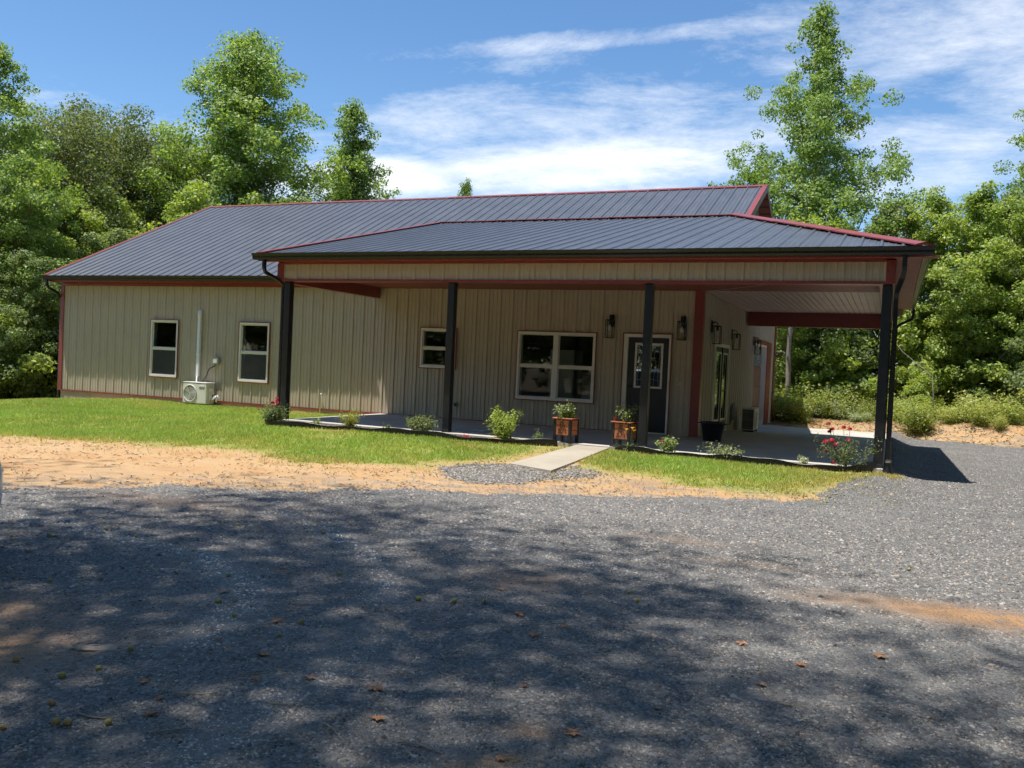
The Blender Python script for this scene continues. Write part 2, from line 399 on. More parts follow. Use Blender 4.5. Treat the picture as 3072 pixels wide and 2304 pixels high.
PATCH = [(16.35,-6.75),(16.75,-7.35),(17.2,-7.55),(17.6,-7.4),(17.9,-6.95),(18.35,-6.2),(18.0,-5.95),(17.9,-6.4),(17.1,-6.1)]

xs = np.concatenate([-np.geomspace(400, 12, 22), np.arange(-11, 6, .6), np.arange(6, 30, .22), np.arange(30, 44, 1.), np.geomspace(45, 420, 16)])
ysv = np.concatenate([-np.geomspace(400, 26, 16), np.arange(-25, -17, .6), np.arange(-17, 14, .22), np.arange(14, 40, 1.), np.geomspace(42, 600, 20)])
GX, GY = np.meshgrid(xs, ysv); nx, ny = len(xs), len(ysv)
GZ = gz(GX, GY)
lawn_sd = np.minimum(poly_sd(LAWN_L, GX, GY), poly_sd(LAWN_R, GX, GY))
zone = np.zeros((ny, nx, 3)); zone[..., 0] = sstep(.25, -.35, lawn_sd + .9*(fbm(GX, GY, 1.3)-.5))
zone[..., 1] = np.clip(sstep(10.6, 14.0, GY + 2*(fbm(GX, GY, .6)-.5)) + sstep(1, -6, GX) + sstep(-24, -32, GY) + sstep(32, 42, GX), 0, 1)
zone[..., 2] = np.clip(sstep(2.2, 0, np.abs(poly_sd(DRIVE, GX, GY)))*.9, 0, 1)
idx = np.arange(nx*ny).reshape(ny, nx)
F = np.stack([idx[:-1,:-1], idx[:-1,1:], idx[1:,1:], idx[1:,:-1]], -1).reshape(-1, 4)
def ground_mat():
    m, t, b, o = new_mat('yard_soil'); p = pos(t)
    a = t.nodes.new('ShaderNodeVertexColor'); a.layer_name = 'tint'
    sp = t.nodes.new('ShaderNodeSeparateColor'); L(t, a.outputs[0], sp.inputs[0])
    n1 = noise(t, pos(t, (1,1.6,1)), 1.4, 7, .62); n2 = noise(t, p, 9, 6, .7); n3 = noise(t, p, 55, 4, .7)
    c = ramp(t, n1, [(.25, (.38,.185,.075)), (.5, (.44,.268,.130)), (.75, (.46,.325,.195))])
    c = mix(t, ramp(t, n2, [(.42, (0,0,0)), (.72, (.75,.75,.75))]), c, (.44,.33,.20))
    c = mix(t, ramp(t, n3, [(.58, (0,0,0)), (.72, (.6,.6,.6))]), c, (.24,.16,.10))
    nn = noise(t, pos(t, (1,2.2,1)), 2.2, 6, .7)
    gfac = math_node(t, 'MULTIPLY', sp.outputs[2], ramp_f(t, nn, .43, .62))
    c = mix(t, gfac, c, mix(t, ramp_f(t, noise(t, p, 60, 4, .8), .45, .6), (.17,.155,.145), (.30,.26,.21)))
    c = mix(t, sp.outputs[0], c, mix(t, ramp_f(t, n2, .4, .7), (.19,.225,.045), (.36,.28,.11)))
    c = mix(t, sp.outputs[1], c, mix(t, ramp_f(t, n2, .35, .65), (.075,.06,.038), (.14,.10,.055)))
    L(t, c, b.inputs['Base Color']); b.inputs['Roughness'].default_value = .95; b.inputs['Specular IOR Level'].default_value = .15
    h = math_node(t, 'ADD', math_node(t, 'MULTIPLY', n2, .7), math_node(t, 'MULTIPLY', n3, .35)); bump(t, b, h, .8, .03)
    return m
def ramp_f(t, fac, a, b):
    r = t.nodes.new('ShaderNodeMapRange'); r.interpolation_type = 'SMOOTHSTEP'; L(t, fac, r.inputs[0]); r.inputs[1].default_value = a; r.inputs[2].default_value = b
    return r.outputs[0]
M['ground'] = ground_mat()
g_o = np_obj('ground', np.stack([GX, GY, GZ], -1).reshape(-1, 3), F, M['ground'], smooth=True, colors=zone.reshape(-1, 3))
tag(g_o, 'orange clay and leaf littered ground around the building', kind='structure')

def gravel_mat():
    m, t, b, o = new_mat('crushed_gravel'); p = pos(t)
    v = t.nodes.new('ShaderNodeTexVoronoi'); v.inputs['Scale'].default_value = 46; L(t, p, v.inputs['Vector'])
    v2 = t.nodes.new('ShaderNodeTexVoronoi'); v2.inputs['Scale'].default_value = 95; L(t, p, v2.inputs['Vector'])
    c = ramp(t, v.outputs['Color'], [(.1, (.090,.089,.089)), (.45, (.145,.143,.141)), (.75, (.20,.196,.19)), (.95, (.29,.285,.272))])
    n = noise(t, pos(t, (1,1.7,1)), .7, 6, .6); n2 = noise(t, p, 2.6, 5, .7)
    c = mix(t, ramp_f(t, n, .45, .75), c, (.21,.205,.196))
    c = mix(t, math_node(t, 'MULTIPLY', ramp_f(t, n2, .60, .78), .55), c, (.24,.19,.145))
    # orange clay showing where tyres wore through
    a = t.nodes.new('ShaderNodeVertexColor'); a.layer_name = 'tint'; sp = t.nodes.new('ShaderNodeSeparateColor'); L(t, a.outputs[0], sp.inputs[0])
    cl = math_node(t, 'MULTIPLY', sp.outputs[0], ramp_f(t, noise(t, p, 9, 6, .75), .28, .52))
    c = mix(t, math_node(t, 'MULTIPLY', sp.outputs[1], .6), c, (.30,.285,.26))
    c = mix(t, cl, c, (.42,.235,.11))
    L(t, c, b.inputs['Base Color']); b.inputs['Roughness'].default_value = .8; b.inputs['Specular IOR Level'].default_value = .3
    h = math_node(t, 'ADD', math_node(t, 'MULTIPLY', v.outputs['Distance'], -1.0), math_node(t, 'MULTIPLY', v2.outputs['Distance'], -.5))
    bump(t, b, h, .9, .022); return m
M['gravel'] = gravel_mat()
CLAY = ((23.0,-11.35,1.0,.27,1.0),(22.2,-11.45,.5,.10,.7),(21.9,-11.5,.35,.12,.5),(18.1,-15.1,.5,.5,.75),(20.5,-9.9,.5,.15,.35),(19.9,-12.2,.4,.3,.45),(17.5,-14.6,.5,.3,.6),(20.85,-15.0,.12,.07,.9),(20.95,-14.9,.06,.05,.9),(15.5,-11.3,1.2,.35,.4),(20.9,-14.6,.10,.06,.8),(21.3,-10.6,.5,.12,.3))
def clay_at(x, y):
    c = np.zeros(np.shape(x))
    for cx, cy, rx, ry, k in CLAY: c = np.maximum(c, k*np.exp(-((x-cx)/rx)**2-((y-cy)/ry)**2))
    return c
TRACKS = ([(16.6,-11.1),(17.3,-11.3),(18.1,-11.8),(18.75,-12.35),(19.1,-12.85),(19.25,-13.2)], [(19.75,-13.9),(19.7,-14.3),(19.75,-14.8),(19.9,-15.5)], [(18.2,-11.1),(19.8,-11.35),(20.8,-11.5),(21.5,-11.55),(22.2,-11.6)], [(15,-12.6),(17.5,-12.9),(18.6,-13.6),(18.9,-14.5)])
def dust_at(x, y):
    d = np.full(np.shape(x), 9.)
    for T in TRACKS:
        for a, b in zip(T[:-1], T[1:]):
            ex, ey = b[0]-a[0], b[1]-a[1]; t = np.clip(((x-a[0])*ex+(y-a[1])*ey)/(ex*ex+ey*ey), 0, 1)
            d = np.minimum(d, np.hypot(x-a[0]-t*ex, y-a[1]-t*ey))
    return np.exp(-(d/.14)**2)*np.clip(fbm(x, y, 2.5, 4)*1.9-.35, 0, 1)
def sheet(name, poly, x0, x1, y0, y1, step, m, label, up=.014, ragged=.5):
    gx, gy = np.meshgrid(np.arange(x0, x1, step), np.arange(y0, y1, step))
    sd = poly_sd(poly, gx, gy) + ragged*(fbm(gx, gy, 1.1, 5)-.5)*2 + .18*(fbm(gx+9, gy, 6., 3)-.5)*2
    z = gz(gx, gy) + np.clip(-sd*.12, -.03, up)
    clay = clay_at(gx, gy); dust = dust_at(gx, gy)
    n0, n1 = gx.shape; ii = np.arange(n0*n1).reshape(n0, n1)
    f = np.stack([ii[:-1,:-1], ii[:-1,1:], ii[1:,1:], ii[1:,:-1]], -1).reshape(-1, 4)
    keep = (sd.ravel()[f] < .3).any(1)
    f = f[keep]; used = np.unique(f); remap = np.full(n0*n1, -1); remap[used] = np.arange(len(used))
    V = np.stack([gx, gy, z], -1).reshape(-1, 3)[used]
    col = np.stack([clay, dust, dust], -1).reshape(-1, 3)[used]
    o = np_obj(name, V, remap[f], m, smooth=True, colors=col); tag(o, label, kind='structure'); return o
sheet('gravel_driveway', DRIVE, 5, 32, -24, 13, .14, M['gravel'], 'dark grey crushed gravel driveway in front of the building')
sheet('gravel_patch', PATCH, 16, 19, -8.4, -5.5, .07, M['gravel'], 'small fan of grey gravel at the foot of the path', ragged=.32)

# ------------------------------------------------------------------ porch slab and path
def slab_z(y): return -0.2*sstep(1.0, 8.5, np.asarray(y, float))
mb = MB()
ycuts = [-3.78] + list(np.linspace(0, 10.2, 12))
def slab_piece(mb, x0, x1, ys):
    n = len(ys); b = len(mb.v)
    for y in ys:
        z = float(slab_z(y)); mb.v += [(x0,y,z),(x1,y,z),(x1,y,-.6),(x0,y,-.6)]
    for i in range(n-1):
        q = b+4*i; mb.f += [(q,q+1,q+5,q+4),(q+1,q+2,q+6,q+5),(q+3,q,q+4,q+7)]
    mb.f += [(b,b+3,b+2,b+1), (b+4*n-4,b+4*n-3,b+4*n-2,b+4*n-1)]
slab_piece(mb, 10.98, 18.6, [-3.78, -.012]); slab_piece(mb, 18.606, 22.215, ycuts)
tag(mb.obj('porch_slab', M['concrete']), 'pale concrete slab under the porch roof', kind='structure')
mb = MB()
pl = [(17.32,-3.786,-.012),(17.26,-4.6,-.055),(17.17,-5.4,-.11),(17.07,-6.10,-.155)]; pr = [(17.92,-3.786,-.012),(17.92,-4.6,-.055),(17.90,-5.5,-.11),(17.88,-6.44,-.16)]
b0 = 0
for a, b in zip(pl, pr): mb.v += [a, b, (b[0],b[1],b[2]-.3), (a[0],a[1],a[2]-.3)]
for i in range(3):
    q = 4*i; mb.f += [(q,q+4,q+5,q+1),(q+1,q+5,q+6,q+2),(q+3,q+7,q+4,q)]
mb.f += [(12,15,14,13),(0,1,2,3)]
tag(mb.obj('path', M['pathconcrete'], bevel=.006), 'short concrete path from the gravel up to the porch', kind='structure')

# ------------------------------------------------------------------ house
W = 18.62; DEP = 12.22; WT = 3.09
house = thing('house', 'long tan metal sided house with red trim, charcoal metal roof and porch', 'house', (0,0,0))
RIB = .3048
def profile(u0, u1, phase, hmaj=.025, hmin=.007):
    pts = {}
    k0 = math.floor((u0-phase)/RIB)-1; k1 = math.ceil((u1-phase)/RIB)+1
    raw = []
    for k in range(k0, k1+1):
        c = phase + k*RIB
        raw += [(c-.034,0),(c-.014,hmaj),(c+.014,hmaj),(c+.034,0)]
        for d in (.102, .204): raw += [(c+d-.020,0),(c+d-.008,hmin),(c+d+.008,hmin),(c+d+.020,0)]
    ru = [r[0] for r in raw]; rh = [r[1] for r in raw]
    us = [u0] + [u for u in ru if u0+1e-6 < u < u1-1e-6] + [u1]
    return us, lambda u: float(np.interp(u, ru, rh))
def panel(name, u0, u1, phase, vb, vt, fmap, m, parent, holes=(), **kw):
    for h in holes:
        if h[0] <= u0 and h[1] >= u1:
            rest = [q for q in holes if q is not h]
            if h[2] > vb(u0)+.01: panel(name, u0, u1, phase, vb, lambda u: h[2], fmap, m, parent, rest, **kw)
            return panel(name, u0, u1, phase, lambda u: h[3], vt, fmap, m, parent, rest, **kw)
    us, hf = profile(u0, u1, phase, **kw)
    cuts = set(us)
    for a, b, c, d in holes:
        for e in (a, b):
            if u0 < e < u1: cuts.add(e)
    us = sorted(cuts); mb = MB()
    for a, b in zip(us[:-1], us[1:]):
        if b-a < 1e-7: continue
        mid = (a+b)/2; segs = [(vb(a), vb(b), vt(a), vt(b))]
        for ha, hb, c, d in holes:
            if ha-1e-6 <= mid <= hb+1e-6:
                ns = []
                for s in segs:
                    if d <= s[0] or c >= s[2]: ns.append(s); continue
                    if c > s[0]: ns.append((s[0], s[1], c, c))
                    if d < s[2]: ns.append((d, d, s[2], s[3]))
                segs = ns
        for s in segs:
            if s[2]-s[0] < 1e-4 and s[3]-s[1] < 1e-4: continue
            h0, h1 = hf(a), hf(b)
            mb.add([fmap(a,s[0],h0), fmap(b,s[1],h1), fmap(b,s[3],h1), fmap(a,s[2],h0)], [(0,1,2,3)])
    if mb.f: return mb.obj(name, m, parent)

WINS = [(3.53,4.51,.555,2.105),(6.61,7.58,.56,2.10),(12.02,12.96,1.165,2.095),(14.52,16.36,.57,2.085)]
DOOR = (16.985, 18.01, 0.0, 2.10)
holes_f = [(a+.05,b-.05,c+.05,d-.05) for a,b,c,d in WINS] + [(DOOR[0]+.04, DOOR[1]-.04, -1, DOOR[3]-.04)]
ft = link('front_wall', None, house)
x = 0.0; ph = 8.548
while x < W-1e-3:
    x1 = min(x+.9144, W)
    panel('wall_panel', x, x1, ph, lambda u: .0, lambda u: WT, lambda u,v,h: (u, -h, v), M['siding'], ft, holes_f, hmaj=.023, hmin=.008); x = x1
rw = link('side_wall', None, house)
RD = (1.45, 3.32, -.03, 2.03); GD = (7.45, 10.15, -.25, 2.28)
holes_r = [(RD[0]+.04,RD[1]-.04,-1,RD[3]-.04), (GD[0],GD[1],-1,GD[3])]
y = 0.0
def gable(u): return 3.27 + (min(u, DEP-u)+.43)*.483 - .06
while y < DEP-1e-3:
    y1 = min(y+.9144, DEP)
    panel('wall_panel', y, y1, .10, lambda u: float(slab_z(u))+.004, gable, lambda u,v,h: (W+h, u, v), M['siding'], rw, holes_r); y = y1
# plain hidden walls, rear and left, and the inner shell so the rooms are dark
mb = MB(); mb.add([(0,0,0),(0,DEP,0),(0,DEP,gable(DEP)),(0,DEP/2,gable(DEP/2)),(0,0,gable(0))], [(0,4,3,2,1)])
mb.add([(0,DEP,0),(W,DEP,0),(W,DEP,WT),(0,DEP,WT)], [(0,3,2,1)]); mb.obj('rear_wall', M['siding'], house)
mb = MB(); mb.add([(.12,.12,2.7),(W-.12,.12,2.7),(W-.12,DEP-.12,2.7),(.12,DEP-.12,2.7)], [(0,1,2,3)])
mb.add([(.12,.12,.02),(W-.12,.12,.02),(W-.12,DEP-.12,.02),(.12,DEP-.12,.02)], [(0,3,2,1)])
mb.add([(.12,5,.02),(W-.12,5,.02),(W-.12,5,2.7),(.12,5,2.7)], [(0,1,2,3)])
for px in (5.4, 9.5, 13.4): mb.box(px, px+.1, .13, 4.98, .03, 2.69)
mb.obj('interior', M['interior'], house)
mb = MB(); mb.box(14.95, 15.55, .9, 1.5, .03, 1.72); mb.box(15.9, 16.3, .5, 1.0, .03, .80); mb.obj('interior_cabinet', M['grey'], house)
mb = MB(); mb.box(.03, W-.03, .03, DEP-.03, -1.6, -.004); mb.obj('foundation', M['foundation'], house)
# red trim on the walls
mb = MB(); mb.box(-.035, .11, -.032, .0, -.02, WT); mb.box(-.035, 0, .001, .12, -.02, WT); mb.obj('corner_trim', M['red'], house)
mb = MB(); mb.box(18.46, W+.034, -.034, 0, 0.004, WT); mb.box(W, W+.0335, .001, .10, 0.004, gable(.05)); mb.obj('corner_trim', M['red'], house)
mb = MB(); mb.box(W, W+.036, DEP-.30, DEP+.03, -.19, 3.0); mb.obj('corner_trim', M['red'], house)
mb = MB(); mb.box(.112, 16.98, -.040, -.0315, -.03, .012); mb.obj('base_trim', M['red'], house)
mb = MB(); mb.box(.112, 18.455, -.042, -.028, WT-.07, WT+.02); mb.obj('eave_trim', M['red'], house)

# main roof
EY, EZ = -.43, 3.268; RX0, RX1 = -.245, 18.93; RY, RZ = DEP/2, 6.43
SL = (RZ-EZ)/(RY-EY); LEN = math.hypot(RY-EY, RZ-EZ); ca, sa = (RY-EY)/LEN, (RZ-EZ)/LEN
mr = link('main_roof', None, house)
x = RX0
while x < RX1-1e-3:
    x1 = min(x+.9144, RX1)
    panel('roof_panel', x, x1, RX0+.10, lambda u: 0, lambda u: LEN, lambda u,v,h: (u, EY+v*ca-h*sa, EZ+v*sa+h*ca), M['roof'], mr)
    x = x1
mb = MB(); mb.add([(RX0,RY,RZ),(RX1,RY,RZ),(RX1,2*RY-EY,EZ),(RX0,2*RY-EY,EZ)], [(0,1,2,3)]); mb.obj('rear_slope', M['roof'], mr)
# ridge cap with short overlapping lengths, rake trims
def cap_strip(name, p0, p1, w, drop, m, parent, n=1, lift=.035, side=None):
    p0 = Vector(p0); p1 = Vector(p1); d = (p1-p0).normalized(); s = side if side else d.cross(Vector((0,0,1))).normalized()
    for i in range(n):
        a = p0.lerp(p1, i/n); b = p0.lerp(p1, (i+1)/n) + d*.06*(i < n-1)
        z0 = Vector((0,0,lift+.006*(i % 2))); mb = MB()
        for q in (a, b): mb.v += [tuple(q + z0 - s*w + Vector((0,0,-drop-.02))), tuple(q+z0-s*w+Vector((0,0,-drop))), tuple(q+z0), tuple(q+z0+s*w+Vector((0,0,-drop))), tuple(q+z0+s*w+Vector((0,0,-drop-.02)))]
        mb.f = [(j, j+1, j+6, j+5) for j in range(4)] + [(0,1,2,3,4)[::-1], (5,6,7,8,9)]
        mb.obj(name, m, parent)
cap_strip('ridge_cap', (RX0,RY,RZ), (RX1,RY,RZ), .12, .12*SL, M['red'], mr, 6)
for xx, o_ in ((RX0, -1), (RX1, 1)):
    for sgn in (1, -1):
        mb = MB(); e = (xx, EY if sgn == 1 else 2*RY-EY, EZ); r = (xx, RY, RZ)
        pts = []
        for q in (e, r):
            a = Vector(q); up = Vector((0,0,1))
            pts.append([a+Vector((-o_*.10,0,.036)), a+Vector((o_*.025,0,.036)), a+Vector((o_*.025,0,-.16)), a+Vector((0,0,-.16)), a+Vector((0,0,.010)), a+Vector((-o_*.10,0,.010))])
        mb.v = [tuple(p) for p in pts[0]+pts[1]]; mb.f = [(i,(i+1)%6,6+(i+1)%6,6+i) for i in range(6)] + [(0,1,2,3,4,5)[::-1],(6,7,8,9,10,11)]
        mb.obj('rake_trim', M['red'], mr)
        # slatted soffit under the overhang
        mb = MB(); x_in = 0 if o_ < 0 else W; n = 22
        for i in range(n):
            y0 = e[1] + (r[1]-e[1])*i/n; y1 = e[1] + (r[1]-e[1])*(i+.86)/n; z0 = EZ-.15+(RZ-EZ)*i/n; z1 = EZ-.15+(RZ-EZ)*(i+.86)/n
            mb.add([(x_in,y0,z0),(xx,y0,z0),(xx,y1,z1),(x_in,y1,z1),(x_in,y0,z0+.02),(xx,y0,z0+.02),(xx,y1,z1+.02),(x_in,y1,z1+.02)], [(0,1,2,3),(4,7,6,5),(0,4,5,1),(2,6,7,3),(1,5,6,2),(0,3,7,4)])
        mb.obj('rake_soffit', M['soffit'], mr)
# front eave of the main roof: fascia, soffit, gutter
mb = MB(); mb.box(RX0, 10.3, -.365, -.345, 3.10, 3.25); mb.obj('fascia', M['red'], mr)
mb = MB(); mb.box(RX0, W, -.344, -.001, 3.115, 3.13); mb.obj('soffit', M['soffit'], mr)
def gutter(mb, a, b, out, zt, h=.125, w=.13, t=.006):
    """K-style gutter from a to b (xy points of the fascia face); out = outward unit vector"""
    prof = [(0,0),(0,-h),(w*.55,-h),(w*.72,-h*.72),(w*.74,-h*.45),(w*.97,-h*.16),(w,-.012),(w,0),(w-.016,0),(w-.016,-.014),(w*.9,-h*.2),(w*.66,-h*.5),(w*.62,-h*.78),(w*.5,-h+t),(t,-h+t),(t,0)]
    fn = lambda p: (lambda u, v: (p[0]+out[0]*u, p[1]+out[1]*u, zt+v))
    mb.prism(prof, fn(a), fn(b))
    return mb
mb = MB(); gutter(mb, (RX0-.03,-.367), (10.36,-.367), (0,-1), 3.268); mb.obj('gutter', M['black'], mr)
def downspout(pts, name='downspout', parent=None, r=.047):
    mb = MB(); mb.tube(pts, r, 4); return mb.obj(name, M['black'], parent or house, bevel=.008)
downspout([(-.12,-.43,3.15),(-.12,-.43,3.02),(-.11,-.38,2.93),(-.06,-.12,2.80),(-.085,-.055,2.72),(-.085,.05,2.60),(-.085,.05,-.25)])

# ------------------------------------------------------------------ porch
GXL, GXR, GYF, GZT = 10.38, 22.68, -4.0, 3.33
TX1, TY, TZ = 18.57, 3.60, 5.21
PS = (TZ-GZT)/(TY-GYF); RYB = 6.3
porch = link('porch_roof', None, house)
plen = math.hypot(TY-GYF, TZ-GZT); pc, ps_ = (TY-GYF)/plen, (TZ-GZT)/plen
def hip_v(u):
    if u <= TX1: return plen
    return plen*(GXR-u)/(GXR-TX1)
x = GXL
while x < GXR-1e-3:
    x1 = min(x+.9144, GXR)
    parts_ = [(x, x1)] if not (x < TX1 < x1) else [(x, TX1), (TX1, x1)]
    for a, b in parts_:
        panel('roof_panel', a, b, 10.44, lambda u: 0, hip_v, lambda u,v,h: (u, GYF+.06+v*pc-h*ps_, GZT-.005+v*ps_+h*pc), M['roof'], porch)
    x = x1
SR = (TZ-GZT)/(GXR-TX1); rl = math.hypot(TZ-GZT, GXR-TX1); rc, rs = (GXR-TX1)/rl, (TZ-GZT)/rl
def hip_r(u):
    return rl if u >= TY else rl*(u-GYF)/(TY-GYF)
y = GYF
while y < RYB-1e-3:
    y1 = min(y+.9144, RYB)
    for a, b in ([(y,y1)] if not (y < TY < y1) else [(y,TY),(TY,y1)]):
        panel('roof_panel', a, b, .06, lambda u: 0, hip_r, lambda u,v,h: (GXR-.06-v*rc+h*rs, u, GZT-.005+v*rs+h*rc), M['roof'], porch)
    y = y1
cap_strip('hip_cap', (TX1,TY,TZ+.02), (GXR-.06,GYF+.10,GZT+.03), .14, .040, M['red'], porch, 3, lift=.05)
cap_strip('flashing', (GXL+.1,TY-.05,TZ), (TX1+.1,TY-.05,TZ), .09, .02, M['red'], porch, 5, lift=.03)
# left rake of the porch roof and its infill wall
mb = MB(); o_ = -1; pts = []
for q in ((GXL,GYF+.04,GZT), (GXL,TY,TZ)):
    a = Vector(q); pts.append([a+Vector((.13,0,.034)), a+Vector((-.02,0,.034)), a+Vector((-.02,0,-.13)), a+Vector((0,0,-.13)), a+Vector((0,0,.01)), a+Vector((.13,0,.01))])
mb.v = [tuple(p) for p in pts[0]+pts[1]]; mb.f = [(i,(i+1)%6,6+(i+1)%6,6+i) for i in range(6)] + [(0,1,2,3,4,5)[::-1],(6,7,8,9,10,11)]
mb.obj('rake_trim', M['red'], porch)
mb = MB(); mb.add([(10.68,-3.65,2.81),(10.68,-.03,2.81),(10.68,-.03,3.29),(10.68,TY-.25,TZ-.18),(10.68,-3.65,3.32)], [(0,4,3,2,1)]); mb.obj('end_infill', M['siding'], porch)
# rear gable end of the side porch
mb = MB(); mb.add([(W+.05,RYB-.06,3.0),(22.4,RYB-.06,3.0),(22.5,RYB-.06,3.35),(W+.05,RYB-.06,5.1)], [(0,3,2,1)]); mb.obj('end_infill', M['siding'], porch)
# header
mb = MB()
HY = -3.65
x = 10.84
hd = link('porch_header', None, house)
while x < 22.11-1e-3:
    x1 = min(x+.9144, 22.11)
    panel('header_panel', x, x1, 15.708, lambda u: 2.846, lambda u: 3.15, lambda u,v,h: (u, HY-h*.8, v), M['siding'], hd); x = x1
y = HY
while y < RYB-.1:
    y1 = min(y+.9144, RYB-.1)
    panel('header_panel', y, y1, .0, lambda u: 2.846, lambda u: 3.15, lambda u,v,h: (22.21+h*.8, u, v), M['siding'], hd); y = y1
mb = MB(); mb.box(10.68, 10.84, HY-.03, HY-.004, 2.81, 3.17); mb.obj('corner_trim', M['red'], hd)
mb = MB(); mb.box(22.11, 22.238, HY-.03, HY-.004, 2.81, 3.17); mb.box(22.212, 22.238, HY-.002, HY+.12, 2.81, 3.17); mb.obj('corner_trim', M['red'], hd)
mb = MB(); mb.box(10.842, 22.108, HY-.032, HY-.002, 3.145, 3.19); mb.box(22.212, 22.236, HY+.122, RYB-.12, 3.145, 3.19); mb.obj('frieze_trim', M['red'], hd)
mb = MB(); mb.box(10.842, 22.108, HY-.034, HY+.20, 2.806, 2.848); mb.obj('beam_trim', M['red'], hd)
mb = MB(); mb.box(10.70, 22.20, HY+.004, HY+.196, 2.85, 3.10); mb.box(10.70, 10.86, HY+.2, -.045, 2.78, 3.10); mb.obj('beam', M['red'], hd)
mb = MB(); mb.box(W+.05, 22.2, 5.80, 6.0, 2.66, 3.10); mb.box(22.02, 22.2, HY+.2, 5.795, 2.81, 3.10); mb.obj('beam', M['red'], hd)
# ceilings
CZ = 3.03
mb = MB()
yy = HY+.2
while yy < -.05:
    mb.box(10.86, 22.01, yy, yy+.098, CZ, CZ+.012); mb.box(10.86, 22.01, yy+.098, yy+.112, CZ+.008, CZ+.02); yy += .112
mb.obj('porch_ceiling', M['soffit'], hd)
sc_ = link('side_ceiling', None, house)
xx = W+.03; rows = [(.02, 2.95), (2.97, 5.79)]
while xx < 22.0:
    for a, b in rows:
        mb = MB(); mb.box(xx, min(xx+.105, 22.01), a, b, CZ-.004, CZ+.01); mb.box(xx+.105, min(xx+.128, 22.015), a, b, CZ+.012, CZ+.02); mb.obj('ceiling_board', M['ceiling'], sc_)
    xx += .128
mb = MB(); mb.box(W+.03, 22.015, 0.0, 5.79, CZ+.03, CZ+.04); mb.obj('ceiling_backing', M['darkgrey'], sc_)
mb = MB(); mb.add([(18.7,-.02,CZ-.012),(18.76,-.02,CZ-.012),(22.01,HY+.22,CZ-.012),(21.95,HY+.22,CZ-.012)], [(0,1,2,3)]); mb.obj('mitre_trim', M['ceiling'], sc_)
# eave soffits, fascia, gutters
mb = MB(); xx = 10.42
while xx < 22.62:
    mb.box(xx, xx+.20, -3.93, HY-.036, 3.192, 3.204); mb.box(xx+.20, xx+.214, -3.93, HY-.036, 3.20, 3.212); xx += .214
mb.obj('eave_soffit', M['soffit'], porch)
mb = MB(); yy = HY-.03
while yy < RYB-.05:
    mb.box(22.242, 22.60, yy, min(yy+.30, RYB), 3.192, 3.204); mb.box(22.242, 22.60, yy+.30, min(yy+.312, RYB), 3.20, 3.21); yy += .312
mb.obj('eave_soffit', M['soffit'], porch)
mb = MB(); mb.box(10.40, 22.60, -3.95, -3.932, 3.18, 3.325); mb.obj('fascia', M['red'], porch)
mb = MB(); mb.box(22.602, 22.62, -3.95, RYB, 3.175, 3.325); mb.obj('fascia', M['red'], porch)
mb = MB(); gutter(mb, (GXL-.05,-3.952), (GXR+.07,-3.952), (0,-1), GZT-.004); mb.obj('gutter', M['black'], porch)
mb = MB(); gutter(mb, (22.622,-3.952), (22.622,RYB+.03), (1,0), GZT-.006, w=.115); mb.obj('gutter', M['black'], porch)
# posts
POSTX = [10.90, 14.66, 18.43, 22.14]
def post(x, y, z0, z1):
    mb = MB(); h = .070; mb.box(x-h, x+h, y-h, y+h, z0, z1); mb.box(x-h-.004, x+h+.004, y-h-.004, y+h+.004, z0, z0+.06)
    o = mb.obj('porch_post', M['post'], house, bevel=.010); return o
for px in POSTX: post(px, -3.56, -.0, 2.806)
post(22.12, 5.9, float(slab_z(5.9)), 2.66); post(22.12, 5.9-.0, float(slab_z(5.9)), 2.66) if False else None
downspout([(10.60,-4.0,3.21),(10.60,-4.0,3.05),(10.62,-3.98,2.95),(10.74,-3.68,2.82),(10.78,-3.59,2.72),(10.78,-3.59,-.02)])
downspout([(22.36,-4.0,3.21),(22.36,-4.0,2.98),(22.345,-3.96,2.88),(22.275,-3.62,2.70),(22.27,-3.56,2.60),(22.27,-3.56,.10)])
downspout([(22.68,6.1,3.20),(22.68,6.1,3.06),(22.64,6.1,2.93),(22.36,6.05,2.78),(22.30,6.02,2.68),(22.30,6.02,-.14),(22.33,6.02,-.20),(22.45,6.02,-.235)])
# drain adaptor
dr = thing('drain_pipe', 'black ribbed drain adaptor at the foot of the right front post', 'pipe', (22.28,-3.58,-.16))
mb = MB(); prof = []
for i in range(9): prof += [(.046+.004*(i%2), .30-.012*i)]
prof += [(.055,.19),(.058,.10),(.075,.085),(.078,.07),(.075,.055),(.075,.0),(.07,-.04)]
mb.lathe(prof, 20); mb.obj('adaptor', M['black'], dr, smooth=True)
mb = MB(); mb.lathe([(.048,.30),(.05,.26),(.048,.255)], 20); mb.obj('clamp', M['chrome'], dr, smooth=True)
mb = MB(); mb.tube([(0,0,.02),(.03,-.10,-.02),(.07,-.22,-.05)], [.062,.055,.055], 12); mb.obj('outlet', M['black'], dr, smooth=True)

